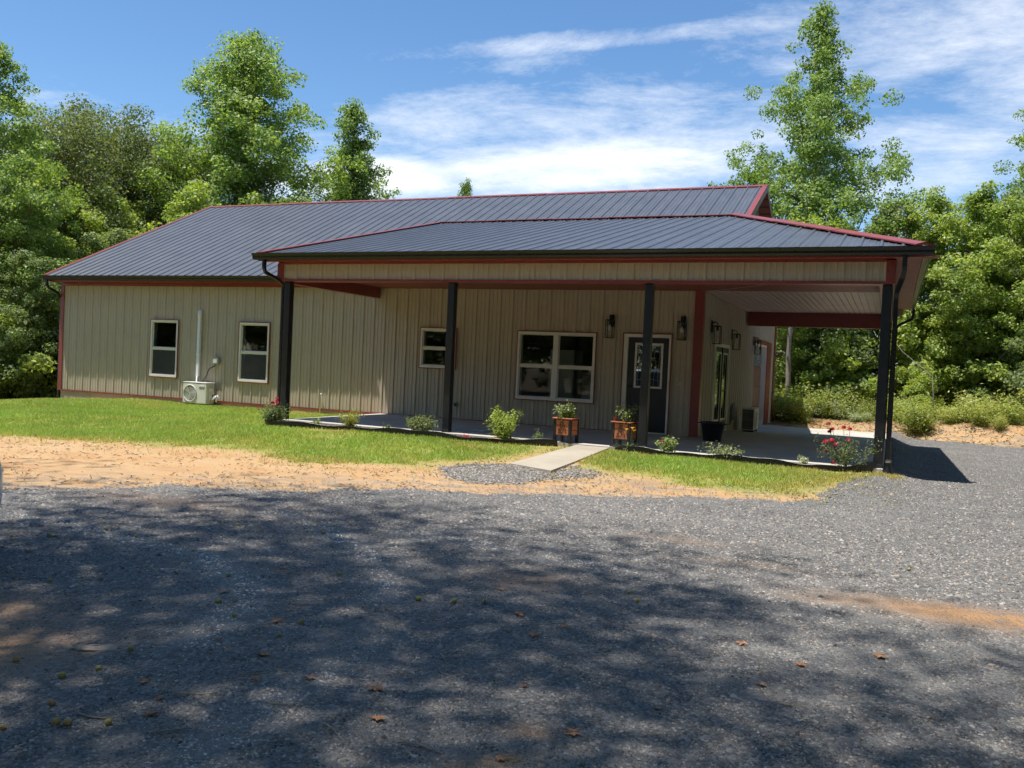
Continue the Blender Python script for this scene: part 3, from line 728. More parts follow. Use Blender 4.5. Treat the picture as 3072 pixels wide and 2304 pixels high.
# ------------------------------------------------------------------ windows and doors
def window(x0, x1, z0, z1, double=False):
    w = MB().frame(x0, x1, z0, z1, .055, -.058, .03)
    zm = (z0+z1)/2 + .0
    mids = [(x0+.055, x1-.055)]
    if double:
        xm = (x0+x1)/2; w.box(xm-.06, xm+.06, -.056, .03, z0+.055, z1-.055); mids = [(x0+.055, xm-.06), (xm+.06, x1-.055)]
    for a, b in mids: w.box(a, b, -.04, .02, zm-.024, zm+.024)
    for a, b in mids:                                    # inner sash rails
        w.frame(a, b, z0+.055, zm-.024, .022, -.034, .01); w.frame(a, b, zm+.024, z1-.055, .018, -.018, .02)
    o = w.obj('window', M['white'], house, bevel=.004)
    MB().frame(x0-.018, x1+.018, z0-.022, z1+.018, .02, -.060, -.03).obj('red_casing', M['red'], o)
    for a, b in mids:
        MB().add([(a,-.012,z0+.05),(b,-.012,z0+.05),(b,-.012,zm),(a,-.012,zm)], [(0,1,2,3)]).obj('pane', M['glass'], o)
        MB().add([(a,.004,zm),(b,.004,zm),(b,.004,z1-.05),(a,.004,z1-.05)], [(0,1,2,3)]).obj('pane', M['glass'], o)
        if not double and z1-z0 > 1.2: MB().add([(a,-.026,z0+.05),(b,-.026,z0+.05),(b,-.026,zm),(a,-.026,zm)], [(0,1,2,3)]).obj('insect_screen', M['screen'], o)
    MB().frame(x0+.03, x1-.03, z0+.03, z1-.03, .03, .031, .13).obj('jamb', M['white'], o)
    return o
for i, w_ in enumerate(WINS): window(*w_, double=(i == 3))
# front door
dx0, dx1 = DOOR[0], DOOR[1]
d = MB().box(17.088, 17.962, -.004, .04, .03, 2.025).obj('front_door', M['navy'], house, bevel=.004)
fr = MB(); fr.box(dx0, 17.085, -.05, .06, 0.004, 2.10); fr.box(17.965, dx1, -.05, .06, 0.004, 2.10); fr.box(17.085, 17.965, -.05, .06, 2.03, 2.10); fr.box(17.085,17.965,-.06,.06,.004,.028)
fr.obj('door_frame', M['white'], d, bevel=.004)
fr = MB(); fr.box(dx0-.02, dx0-.001, -.062, -.028, .004, 2.12); fr.box(dx1+.001, dx1+.02, -.062, -.028, .004, 2.12); fr.box(dx0-.001, dx1+.001, -.062, -.028, 2.101, 2.12); fr.obj('red_casing', M['red'], d)
MB().frame(17.235, 17.845, .955, 1.915, .045, -.028, -.0045).obj('lite_frame', M['white'], d, bevel=.006)
MB().box(17.28, 17.80, -.012, -.005, 1.0, 1.87).obj('pane', M['glass'], d)
cm = MB()
for k in range(5):
    xx = 17.31+k*.115
    cm.tube([(xx,-.014,1.01),(xx+.03*math.sin(k),-.014,1.2),(xx+.05*math.cos(k*2),-.014,1.45),(xx,-.014,1.66),(xx+.02,-.014,1.86)], .004, 5)
for zz_ in (1.12,1.30,1.52,1.72): cm.tube([(17.285,-.014,zz_),(17.54,-.014,zz_+.05),(17.795,-.014,zz_)], .004, 5)
cm.obj('leaded_came', M['grey'], d)
for xx in (17.2, 17.56): MB().frame(xx, xx+.30, .16, .82, .03, -.010, -.0045).obj('door_moulding', M['navy'], d)
MB().tube([(17.15,-.005,.98),(17.15,-.05,.98),(17.15,-.055,.98)], [.025,.025,.02], 12).obj('deadbolt', M['black'], d)
MB().tube([(17.15,-.005,.80),(17.15,-.05,.80),(17.155,-.055,.78),(17.16,-.055,.68)], .013, 8).obj('handle', M['black'], d)
# double glass door on the side
a, b = RD[0], RD[1]; mid = (a+b)/2
def ybox(mb, y0, y1, x0, x1, z0, z1): return mb.box(x0, x1, y0, y1, z0, z1)
d2 = MB(); d2.box(W-.02, W+.035, a, a+.09, .002, 2.03); d2.box(W-.02, W+.035, b-.09, b, -.03, 2.03); d2.box(W-.02, W+.035, a+.09, b-.09, 1.95, 2.03)
d2 = d2.obj('glass_door', M['white'], house, bevel=.004)
for y0, y1 in ((a+.095, mid-.012), (mid+.012, b-.095)):
    lf = MB(); lf.box(W-.015, W+.015, y0, y1, 1.80, 1.945); lf.box(W-.015, W+.015, y0, y1, .01, .28); lf.box(W-.015, W+.015, y0, y0+.12, .28, 1.80); lf.box(W-.015, W+.015, y1-.12, y1, .28, 1.80); lf.obj('door_leaf', M['navy'], d2)
    g_ = MB(); g_.add([(W+.002,y0+.12,.28),(W+.002,y1-.12,.28),(W+.002,y1-.12,1.8),(W+.002,y0+.12,1.8)], [(0,1,2,3)]).obj('pane', M['glass'], d2)
    fr = MB(); y_a, y_b = y0+.10, y1-.10
    fr.box(W+.0155, W+.03, y_a, y_b, 1.79, 1.83); fr.box(W+.0155, W+.03, y_a, y_b, .25, .29); fr.box(W+.0155, W+.03, y_a, y_a+.035, .29, 1.79); fr.box(W+.0155, W+.03, y_b-.035, y_b, .29, 1.79); fr.obj('lite_frame', M['white'], d2)
MB().box(W+.01, W+.04, mid-.03, mid+.03, .0, 1.945).obj('astragal', M['navy'], d2)
MB().tube([(W+.04,mid+.08,.95),(W+.09,mid+.08,.95),(W+.09,mid+.20,.95)], .012, 8).obj('handle', M['black'], d2)
# garage door at the back of the side wall
gdz = -.19
gd = MB(); gd.box(W-.16, W-.155, GD[0], GD[1], gdz, GD[3]); gd = gd.obj('garage_door', M['garage'], house)
for k in range(4):
    z0 = gdz+k*.60
    mm = M['garage'] if k < 3 else M['garagepale']
    MB().box(W-.154, W-.125, GD[0]+.09, GD[1]-.09, z0+.02, min(z0+.585, GD[3]-.03)).obj('door_section', mm, gd, bevel=.008)
jm = MB(); jm.box(W-.15, W+.012, GD[0], GD[0]+.05, gdz, GD[3]); jm.box(W-.15, W+.012, GD[1]-.05, GD[1], gdz, GD[3]); jm.box(W-.15, W+.012, GD[0]+.05, GD[1]-.05, GD[3]-.05, GD[3]); jm.obj('jamb', M['white'], gd)
ct = MB(); ct.box(W+.001, W+.042, GD[1]+.001, GD[1]+.9, gdz, GD[3]+.12); ct.box(W+.001, W+.042, GD[0]-.001, GD[1]+.001, GD[3]+.001, GD[3]+.12); ct.obj('red_casing', M['red'], gd)

# ------------------------------------------------------------------ wall lanterns
def lantern(label, loc, rz):
    o = thing('wall_lantern', label, 'wall lamp', loc, rz, 'porch wall lanterns')
    MB().box(-.055, .055, -.018, 0, .10, .36).obj('back_plate', M['black'], o, bevel=.004)
    MB().tube([(0,-.01,.30),(0,-.07,.33),(0,-.12,.30),(0,-.12,.26)], .010, 8).obj('arm', M['black'], o, smooth=True)
    c = MB(); h = .075; y0, y1 = -.12-h, -.12+h; r = .007
    for sx in (-1, 1):
        for yy in (y0, y1): c.box(sx*h-r, sx*h+r, yy-r, yy+r, -.14, .235)
    for z in (-.14, .235):
        c.box(-h-r, h+r, y0-r, y0+r, z-r, z+r); c.box(-h-r, h+r, y1-r, y1+r, z-r, z+r); c.box(-h-r, -h+r, y0+r, y1-r, z-r, z+r); c.box(h-r, h+r, y0+r, y1-r, z-r, z+r)
    c.box(-h, h, y0, y1, .236, .25)
    c.obj('cage', M['black'], o)
    s_ = MB(); s_.lathe([(.028,.235),(.028,.15),(.02,.14)], 12, (0,-.12,0)); s_.obj('socket', M['black'], o, smooth=True)
    b_ = MB(); b_.lathe([(.012,.14),(.016,.12),(.030,.085),(.034,.06),(.026,.03),(.010,.012),(0,.01)], 14, (0,-.12,0)); b_.obj('bulb', M['bulb'], o, smooth=True)
    g_ = MB(); k = h-.004
    for q in ([(-k,y0),(k,y0)], [(k,y0),(k,y1)], [(k,y1),(-k,y1)], [(-k,y1),(-k,y0)]):
        (xa,ya),(xb,yb) = q; g_.add([(xa,ya,-.13),(xb,yb,-.13),(xb,yb,.23),(xa,ya,.23)], [(0,1,2,3)])
    g_.obj('glass', M['lampglass'], o)
    return o
M['bulb'] = paint('bulb_glass', (.62,.66,.68), .1, .02, 3.)
lantern('black caged wall lantern between the double window and the front door', (16.69,-.028,2.135), 0)
lantern('black caged wall lantern between the front door and the red corner trim', (18.24,-.028,2.135), 0)
lantern('black caged wall lantern on the near side of the glass double door', (W+.028,.95,2.12), PI/2)
lantern('black caged wall lantern on the far side of the glass double door', (W+.028,3.52,2.08), PI/2)
lantern('black caged wall lantern beside the garage door at the far end', (W+.028,7.16,2.08), PI/2)

# ------------------------------------------------------------------ condensers and wall fittings
def condenser(label, loc, rz, group, feet=True, blades=True):
    o = thing('air_conditioner', label, 'air conditioner', loc, rz, group)
    w, dp, h = .80, .30, .56
    MB().box(-w/2, w/2, -dp, 0, .02, h).obj('case', M['ivory'], o, bevel=.02)
    MB().box(-w/2-.006, w/2+.006, -dp-.006, .006, h+.001, h+.022).obj('lid', M['ivory'], o, bevel=.006)
    for sx in (-.28, .28): MB().box(sx-.05, sx+.05, -dp+.01, -.02, -.03, .019).obj('foot', M['darkgrey'], o)
    cx, cz, R_ = -.145, .285, .215
    n = 40; ring = MB()
    ring.tube([(cx+R_*math.cos(2*PI*k/n), -dp-.012, cz+R_*math.sin(2*PI*k/n)) for k in range(n+1)], .012, 8, cap=False)
    ring.obj('fan_ring', M['ivory'], o, smooth=True)
    gr = MB()
    for j in range(1, 8): gr.tube([(cx+R_*j/8*math.cos(2*PI*k/28), -dp-.012, cz+R_*j/8*math.sin(2*PI*k/28)) for k in range(29)], .0035, 4, cap=False)
    for k in range(10): gr.tube([(cx, -dp-.012, cz), (cx+R_*math.cos(2*PI*k/10+.2), -dp-.012, cz+R_*math.sin(2*PI*k/10+.2))], .003, 4)
    gr.obj('fan_guard', M['ivory'], o)
    dk = MB(); dk.add([(cx+(R_-.006)*math.cos(2*PI*k/n), -dp-.003, cz+(R_-.006)*math.sin(2*PI*k/n)) for k in range(n)], [tuple(range(n))]); dk.obj('fan_well', M['grey'], o)
    bl = MB()
    for k in range(3):
        t0 = 2*PI*k/3
        bl.add([(cx+.03*math.cos(t0), -dp-.005, cz+.03*math.sin(t0)), (cx+.19*math.cos(t0-.1), -dp-.0075, cz+.19*math.sin(t0-.1)), (cx+.195*math.cos(t0+.55), -dp-.004, cz+.195*math.sin(t0+.55)), (cx+.03*math.cos(t0+1), -dp-.004, cz+.03*math.sin(t0+1))], [(0,1,2,3)])
    bl.obj('fan_blade', M['ivory'], o)
    cg = MB()
    for k in range(13): cg.box(-w/2-.012, -w/2-.003, -dp+.02+k*.0215, -dp+.027+k*.0215, .05, h-.03)
    for k in range(3): cg.box(-w/2-.016, -w/2-.012, -dp+.02, -.02, .08+k*.2, .09+k*.2)
    cg.obj('coil_grille', M['grey'], o)
    MB().box(-w/2-.0028, -w/2-.0005, -dp+.015, -.015, .045, h-.025).obj('coil', M['darkgrey'], o)
    sv = MB(); sv.box(w/2-.005, w/2+.025, -dp+.07, -.06, .10, .46); sv.obj('side_cover', M['ivory'], o, bevel=.01)
    MB().box(w/2+.026, w/2+.029, -.22, -.10, .36, .42).obj('rating_label', M['pvc'], o)
    lb = MB()
    for k in range(4): lb.box(.17+.04*k, .195+.04*k, -dp-.004, -dp-.001, .405, .425)
    lb.obj('badge', M['darkgrey'], o)
    MB().box(.15, .34, -dp-.010, -dp-.001, .47, .495).obj('grip', M['ivory'], o)
    return o
ac = condenser('ivory mini split condenser on the lawn against the tan wall', (5.50,-.10,gz1(5.5,-.3)+.03), 0, 'mini split condensers')
hs_ = MB(); hs_.tube([(.42,-.10,.27),(.50,-.13,.20),(.56,-.16,.12),(.60,-.15,.05)], .014, 8); hs_.obj('cable', M['darkgrey'], ac, smooth=True)
hs_ = MB(); hs_.tube([(.43,-.16,.10),(.54,-.18,.16),(.66,-.17,.26),(.69,-.16,.22),(.60,-.17,.10)], .016, 8); hs_.tube([(.44,-.14,.14),(.56,-.13,.24),(.67,-.13,.20),(.58,-.14,.06)], .014, 8); hs_.obj('insulated_line', M['pvc'], ac, smooth=True)
cd = thing('line_cover', 'tall white plastic line cover rising above the condenser', 'pipe cover', (5.275,-.06,0))
MB().box(-.045, .045, -.04, .03, .62, 2.20).obj('duct', M['pvc'], cd, bevel=.012)
MB().box(-.052, .052, -.047, .035, 1.20, 1.24).obj('joint', M['pvc'], cd, bevel=.006)
mb = MB(); mb.tube([(0,-.01,2.18),(0,-.01,2.30),(0,.0,2.36),(0,.03,2.385)], [.056,.056,.052,.04], 14); mb.obj('elbow', M['pvc'], cd, smooth=True)
MB().tube([(-.01,-.02,.63),(-.01,-.03,.45),(-.015,-.05,.40)], .022, 10).obj('pipe', M['pvc'], cd, smooth=True)
bx = thing('disconnect_box', 'small grey electrical disconnect box on the wall by the condenser', 'electrical box', (5.90,-.03,.95))
MB().box(-.085, .085, -.09, .0, .02, .22).obj('box', M['grey'], bx, bevel=.008)
MB().box(-.06, .06, -.10, -.091, .06, .16).obj('cover', M['ivory'], bx, bevel=.004)
MB().tube([(-.03,-.05,.02),(-.04,-.06,-.03),(-.20,-.08,-.10),(-.27,-.09,-.28),(-.36,-.09,-.42),(-.50,-.08,-.46),(-.60,-.06,-.36)], .014, 8).obj('whip', M['darkgrey'], bx, smooth=True)
hb = thing('hose_bib', 'short white pipe stub with a dangling cable low on the tan wall', 'pipe', (9.25,-.03,0))
MB().tube([(0,-.03,-.08),(0,-.03,.35),(.02,-.05,.38),(.05,-.06,.36)], .016, 8).obj('pipe', M['ivory'], hb, smooth=True)
MB().tube([(.05,-.06,.35),(.10,-.07,.15),(.16,-.07,-.06)], .007, 6).obj('cable', M['grey'], hb, smooth=True)
ol = thing('outlet_box', 'small grey outlet box low on the porch wall right of the second post', 'outlet', (13.03,-.03,.28))
MB().box(-.04, .04, -.05, 0, 0, .12).obj('box', M['grey'], ol, bevel=.005)
MB().box(-.032, .032, -.058, -.051, .02, .10).obj('cover', M['darkgrey'], ol)
db = thing('doorbell', 'tiny doorbell button right of the front door', 'doorbell', (18.23,-.006,1.06))
MB().box(-.016, .016, -.02, 0, 0, .06).obj('button_plate', M['ivory'], db, bevel=.003)
MB().tube([(0,-.02,.03),(0,-.026,.03)], .008, 10).obj('button', M['darkgrey'], db)
ac2 = condenser('second condenser standing side-on on the slab by the tan side wall', (W+.24,4.75,float(slab_z(4.7))+.03), PI/2, 'mini split condensers')
hz = MB(); random.seed(4)
for k in range(6):
    z0 = .1+.07*k
    hz.tube([(W+.06+.05*math.sin(t*1.0), 3.95+.10*math.cos(t), z0+.12*math.sin(t)+.1) for t in np.linspace(0, 6, 12)], .014, 6)
ho = hz.obj('hose', M['grey'], None, smooth=True); tag(ho, 'tangle of pale refrigerant hose against the side wall near the condenser', 'hose'); 
# pot
pt = thing('plant_pot', 'large empty dark plastic pot on the slab by the corner trim', 'pot', (19.08,-.75,.0))
mb = MB(); mb.lathe([(0,.004),(.17,.004),(.175,.02),(.222,.34),(.245,.345),(.248,.375),(.235,.38),(.212,.37),(.165,.05),(0,.05)], 28); mb.obj('pot', M['potblack'], pt, smooth=True)
for s_ in (-1, 1): MB().tube([(s_*.235,-.05,.35),(s_*.275,-.04,.35),(s_*.275,.04,.35),(s_*.235,.05,.35)], .012, 6).obj('handle', M['potblack'], pt)
# mat
mt = thing('floor_mat', 'thin pale blue grey mat lying on the slab behind the second post', 'mat', (14.85,-2.75,.004), -.05)
MB().box(-.30,.30,-.22,.22,0,.012).obj('mat', M['matblue'] if 'matblue' in M else paint('mat_fabric', (.36,.42,.46), .8, .2, 30.), mt, bevel=.004)
MB().frame(-.32,.32,-.24,.24,.03,0,.016) and None
bd = MB(); bd.box(-.325,.325,-.245,-.222,0,.018); bd.box(-.325,.325,.222,.245,0,.018); bd.box(-.325,-.302,-.221,.221,0,.018); bd.box(.302,.325,-.221,.221,0,.018); bd.obj('border', M['grey'], mt)

# ------------------------------------------------------------------ plants
def leaf_quads(C, Nn, size, rg, aspect=.62, fold=0):
    """kite leaves: C centres (n,3), Nn normals, size (n,)"""
    n = len(C); Nn = Nn/np.linalg.norm(Nn, axis=1, keepdims=True)
    t = rg.normal(size=(n,3)); t -= Nn*(t*Nn).sum(1, keepdims=True); t /= np.linalg.norm(t, axis=1, keepdims=True)
    b = np.cross(Nn, t); s = size[:,None]
    V = np.stack([C - t*s*.5, C + b*s*aspect*.5 - t*s*.05, C + t*s*.5, C - b*s*aspect*.5 - t*s*.05], 1)
    V[:,1] += Nn*s*.07; V[:,3] += Nn*s*.07
    return V.reshape(-1,3), np.arange(4*n).reshape(-1,4)
def gen_tree(seed, H, R, h0=.12, nb=46, leaves=40000, lsize=.16, shape='cone', clr=.42, lean=.0, el=(15,50), trunk_r=.18, irregular=.25, top_pow=.9):
    """trunk and limbs as tubes, leaves as kites in clumps along the limbs"""
    rg = np.random.default_rng(seed); rd = random.Random(seed)
    wood = MB(); clumps = []
    npt = 9; tr = [(lean*H*(i/(npt-1))**1.5 + rg.normal()*.05*H/18*(i > 0), rg.normal()*.05*H/18*(i > 0), H*i/(npt-1)) for i in range(npt)]
    wood.tube(tr, [trunk_r*(1-.93*(i/(npt-1))) + (.06 if i == 0 else 0) for i in range(npt)], 8)
    tz = np.array([p[2] for p in tr]); txy = np.array([[p[0], p[1]] for p in tr])
    def prof(h):
        t = (h-h0)/(1-h0)
        if shape == 'cone': return (1-t)**top_pow*(.55+.45*min(1, t*5+.4)) + .05
        if shape == 'round': return math.sqrt(max(0, 1-(2*t-1)**2))*.9+.12
        if shape == 'column': return (1-t**2.2)*.9+.08
        return (1-t)**.6*.8+.25*math.sin(PI*t)
    az = rg.random()*6
    for i in range(nb):
        h = h0 + (1-h0)*((i+rg.random())/nb)**1.05*.985; az += 2.4 + rg.normal()*.35
        Lb = R*prof(h)*(1+rg.normal()*irregular); Lb = max(Lb, .35)
        z = h*H; bx_, by_ = np.interp(z, tz, txy[:,0]), np.interp(z, tz, txy[:,1])
        e0 = math.radians(rg.uniform(*el)) + (.25*(h**2))
        pts = []; p = np.array([bx_, by_, z]); npb = 6; e = e0; a = az
        for k in range(npb):
            pts.append(tuple(p)); stp = Lb/(npb-1)
            p = p + stp*np.array([math.cos(a)*math.cos(e), math.sin(a)*math.cos(e), math.sin(e)])
            e += rg.normal()*.12 + .05; a += rg.normal()*.12
        r0 = max(.012, trunk_r*(1-h)*.42)
        wood.tube(pts, [max(.005, r0*(1-.85*k/(npb-1))) for k in range(npb)], 5, cap=False)
        P = np.array(pts); ncl = max(3, int(Lb*3.4))
        for c in range(ncl):
            t = rg.uniform(.18, 1.04) if c else 1.0
            q = np.array([np.interp(min(t,1)*(npb-1), range(npb), P[:,j]) for j in range(3)])
            off = rg.normal(size=3)*np.array([1,1,.55])*(.20*Lb*(1.1-.6*t)+.10)
            q2 = q+off; clumps.append((q2, clr*(.65+.6*rg.random())))
            if c % 3 == 0: wood.tube([tuple(q), tuple((q+q2)/2+np.array([0,0,.03])), tuple(q2)], [.012,.008,.004], 4, cap=False)
    clumps.append((np.array(tr[-1]), clr*.6))
    Cc = np.array([c[0] for c in clumps]); Rr = np.array([c[1] for c in clumps])
    w = Rr**2; cnt = rg.multinomial(leaves, w/w.sum()); ii = np.repeat(np.arange(len(Cc)), cnt)
    d = rg.normal(size=(leaves,3)); rr = np.linalg.norm(d, axis=1, keepdims=True); d = d/rr*np.minimum(rr, 1.9)*.55
    d[:,2] *= .75
    Pp = Cc[ii] + d*Rr[ii][:,None]; Pp[:,2] = np.maximum(Pp[:,2], .15)
    axis = np.stack([np.interp(Pp[:,2], tz, txy[:,0]), np.interp(Pp[:,2], tz, txy[:,1])], 1)
    out = np.zeros_like(Pp); out[:,:2] = Pp[:,:2]-axis; out /= (np.linalg.norm(out, axis=1, keepdims=True)+.3)
    nn = rg.normal(size=(leaves,3))*.75 + np.array([0,0,.7]) + out*.55 + d*.5
    V, Fq = leaf_quads(Pp, nn, lsize*(.65+.7*rg.random(leaves)), rg)
    return wood, V, Fq
def mesh_of(V, Fq, m):
    o = np_obj('tmp', V, Fq, m); me = o.data; bpy.data.objects.remove(o); return me
class TreeKind:
    def __init__(s, wood, V, F, leafm, barkm, H):
        s.w = wood.mesh('trunk', barkm, True); s.c = mesh_of(V, F, leafm); s.c.name = 'crown'; s.H = H
    def place(s, name, label, cat, x, y, h, rz=0., wide=1., group=None, z=None):
        k = h/s.H; o = thing(name, label, cat, (x, y, (gz1(x, y) if z is None else z)-.05), rz, group, (k*wide, k*wide, k))
        link('trunk', s.w, o); link('crown', s.c, o); return o
def K(seed, H, R, leafm, barkm='bark', **kw):
    w, V, Fq = gen_tree(seed, H, R, **kw); return TreeKind(w, V, Fq, M[leafm], M[barkm], H)
gumA = K(21, 17.6, 6.2, 'leaf_gum', nb=96, leaves=112000, lsize=.138, h0=.08, irregular=.17, el=(28,62), clr=.46, top_pow=.74)
gumB = K(33, 15.4, 4.2, 'leaf_gum', nb=76, leaves=56000, lsize=.13, h0=.10, irregular=.15, el=(34,66), clr=.38, top_pow=.85)
gumC = K(57, 17.0, 5.4, 'leaf_gum', nb=78, leaves=82000, lsize=.122, h0=.12, irregular=.20, el=(16,50), clr=.38, top_pow=.88)
oakA = K(71, 12.5, 4.2, 'leaf_oak', nb=58, leaves=62000, lsize=.135, h0=.16, shape='round', irregular=.2, el=(15,60), clr=.62)
youngA = K(83, 9.0, 2.6, 'leaf_bright', 'palebark', nb=46, leaves=36000, lsize=.115, h0=.06, shape='column', irregular=.28, el=(15,60), clr=.36, trunk_r=.10)
youngB = K(97, 9.0, 2.4, 'leaf_bush', 'palebark', nb=42, leaves=31000, lsize=.115, h0=.05, shape='mix', irregular=.3, el=(5,50), clr=.35, trunk_r=.09)
shadeK = K(109, 15.5, 4.9, 'leaf_gum', nb=46, leaves=13500, lsize=.165, h0=.42, shape='round', irregular=.22, el=(5,45), clr=.66, trunk_r=.26)

# trees rising over the roof and around the clearing
gumA.place('sweetgum_tree', 'tall broad sweetgum behind the left half of the roof', 'tree', -8.33, 16.95, 18.6, 1.1, 1.12)
gumB.place('sweetgum_tree', 'narrow pointed sweetgum just right of the tall one behind the roof', 'tree', -4.98, 21.63, 15.9, 1.9, 1.05)
gumB.place('sweetgum_tree', 'small treetop peeking over the middle of the ridge', 'tree', -2.89, 31.2, 13.3, 2.6, .62)
gumC.place('sweetgum_tree', 'tall open branched sweetgum rising behind the right gable', 'tree', 18.88, 20.05, 16.4, .9)
gumC.place('sweetgum_tree', 'tall pointed tree cut by the left edge of the picture', 'tree', -8.5, 3.9, 13.6, 4.0, 1.12)
oakA.place('oak_tree', 'dull green rounded oak left of the tall sweetgum', 'tree', -14.5, 14.2, 12.9, .3)
oakA.place('oak_tree', 'dull green rounded oak farthest left above the red rake', 'tree', -13.0, 9.8, 11.6, 2.2)
oakA.place('oak_tree', 'lower rounded oak close against the tall sweetgum', 'tree', -13.9, 17.6, 12.6, 4.1)
LEFT_LABELS = ['light green tree right behind the upper half of the left red rake', 'tall light green tree just inside the left picture edge', 'low leafy tree nearest the left corner of the house', 'light green tree between the oaks and the left picture edge', 'mid green tree rising behind the middle of the left rake',
    'tallest light green tree in front of the farthest left oak', 'shorter bushy tree behind the left end of the gutter', 'mid green tree below the oaks at the top of the rake', 'light green tree between the two left oaks', 'light green tree under the tall broad sweetgum']
lf_g = 'leafy trees at the left edge of the clearing'
for i, (x_, y_, h_, r_, k_) in enumerate([(-5.8,11.0,9.6,.5,youngA),(-8.6,5.6,8.2,2.,youngA),(-4.7,2.3,5.4,1.,youngB),(-10.0,10.5,9.6,3.,youngA),(-7.0,8.2,7.6,4.4,youngB),(-11.5,7.2,10.3,5.2,youngA),(-6.2,4.6,5.8,3.3,youngB),(-7.8,13.8,8.8,.2,youngB),(-12.0,13.0,9.6,1.2,youngA),(-4.9,14.4,9.4,2.6,youngA)]):
    k_.place('young_tree', LEFT_LABELS[i], 'tree', x_, y_, h_, r_, 1.15, lf_g)
RIGHT_LABELS = ['first young tree of the right forest edge, beside the red gable end', 'second young tree of the right forest edge, under the tall sweetgum', 'third young tree of the right forest edge, above the porch hip cap', 'fourth young tree of the right forest edge, behind the porch corner',
    'fifth young tree of the right forest edge, right of the porch gutter', 'sixth young tree of the right forest edge, left of the edge tree', 'seventh young tree of the right forest edge, at the picture edge']
rt_g = 'young trees of the forest edge on the right'
for i, (x_, y_, h_, r_, k_, w_) in enumerate([(18.6,16.6,7.9,.5,youngA,1.1),(20.2,17.8,8.2,2.,youngA,1.1),(21.9,18.6,9.0,1.,youngB,1.),(23.5,18.0,9.1,3.,youngA,1.05),(24.9,17.2,8.9,4.4,youngA,1.1),(26.0,19.2,9.1,.2,youngB,1.1),(27.4,17.4,9.0,1.9,youngA,1.1),
        (22.6,22.5,9.6,4.,youngB,1.3),(25.6,24.,10.4,1.3,youngA,1.3),(29,22,10.8,2.5,youngB,1.3),(30.5,18.2,9.5,.8,youngA,1.2),(33,24,11,3.1,youngA,1.4),(20.0,23.5,8.5,5.,youngB,1.3),(28.6,27,11,.9,youngB,1.4),(17.0,21.5,8,2.9,youngB,1.2),(32.5,15.2,9.0,5.5,youngB,1.2)]):
    h_ *= .90 if i < 7 else .84
    k_.place('young_tree', RIGHT_LABELS[i] if i < 7 else 'light green tree in the second row of the forest right of the porch', 'tree', x_, y_, h_, r_, w_, rt_g)
gumC.place('sweetgum_tree', 'taller tree with a branch reaching in at the right edge of the picture', 'tree', 27.9, 21.6, 13.4, 2.4, 1.0)
# shade trees standing left of and behind the photographer
sh_g = 'shade trees over the driveway'
for x_, y_, h_, r_, w_ in [(11.8,-17.9,24,.3,.72),(15.9,-17.3,23,1.9,.62),(19.3,-20.2,22.5,3.4,.50)]:
    shadeK.place('shade_tree', 'tall broad shade tree standing over the gravel driveway', 'tree', x_, y_, h_, r_, w_, sh_g)
rg = np.random.default_rng(61)
for i in range(25):  # unseen tree row, added to dim sky light on walls and window reflections
    x_ = -20 + i*2.75 + rg.normal()*.5; y_ = -29.5 + rg.normal()*1.2 + .012*(x_-14)**2*0.6
    k_ = (youngA, youngB, oakA)[i % 3]
    k_.place('young_tree', 'leafy tree added out of view beyond the gravel to block sky light', 'tree', x_, y_, rg.uniform(9, 13.5), rg.random()*6, 1.5, 'unseen trees added to block sky light')

rg = np.random.default_rng(62)
for i in range(13):
    x_ = 33.5 + rg.normal()*1.2; y_ = -24 + i*2.9
    (youngA, youngB, oakA)[i % 3].place('young_tree', 'leafy tree in the forest along the right side of the driveway', 'tree', x_, y_, rg.uniform(8.5, 12.5), rg.random()*6, 1.5, 'forest right of the driveway')
# shrubs: forest edge and thicket
def gen_bush(seed, H, R, leaves, ls, aspect=.6, flat=.0, stems=9, clr=.2, droop=0, spiky=0):
    rg = np.random.default_rng(seed); wood = MB(); cl = []
    for i in range(stems):
        a = rg.random()*6.283; e = math.radians(rg.uniform(35, 85)); Ls = H*rg.uniform(.65, 1.05)/max(.5, math.sin(e)); Ls = min(Ls, R*1.6+H*.4)
        p = np.array([rg.normal()*.04*R, rg.normal()*.04*R, 0.]); pts = []
        for k in range(5):
            pts.append(tuple(p)); p = p + Ls/4*np.array([math.cos(a)*math.cos(e)*R/H*1.1, math.sin(a)*math.cos(e)*R/H*1.1, math.sin(e)]); e -= droop*.12; a += rg.normal()*.2
            if k >= 1 or flat: cl += [p + rg.normal(size=3)*clr*.5 for _ in range(3)]
        wood.tube(pts, [max(.002, .012*H*(1-.8*k/4)) for k in range(5)], 5, cap=False)
    cl = np.array(cl); ii = rg.integers(0, len(cl), leaves)
    d = rg.normal(size=(leaves,3))*clr*.55
    Pp = cl[ii]+d; Pp[:,2] = np.maximum(Pp[:,2], .01*H)
    nn = rg.normal(size=(leaves,3))*.7 + np.array([0,0,.8]) + Pp*np.array([1,1,.2])/max(R,.1)*.5
    V, Fq = leaf_quads(Pp, nn, ls*(.6+.8*rg.random(leaves)), rg, aspect)
    return wood, V, Fq
def BK(seed, H, R, leaves, ls, leafm, **kw):
    w, V, Fq = gen_bush(seed, H, R, leaves, ls, **kw); return TreeKind(w, V, Fq, M[leafm], M['stem'], H)
bushA = K(201, 2.6, 1.5, 'leaf_bush', 'stem', nb=24, leaves=10000, lsize=.11, h0=.03, shape='mix', irregular=.45, el=(15,75), clr=.30, trunk_r=.03)
bushB = K(202, 2.0, 1.3, 'leaf_bright', 'stem', nb=20, leaves=9000, lsize=.10, h0=.03, shape='mix', irregular=.5, el=(10,75), clr=.26, trunk_r=.025)
weedA = BK(203, .8, .8, 3000, .09, 'weed', stems=16, clr=.22, aspect=.4)
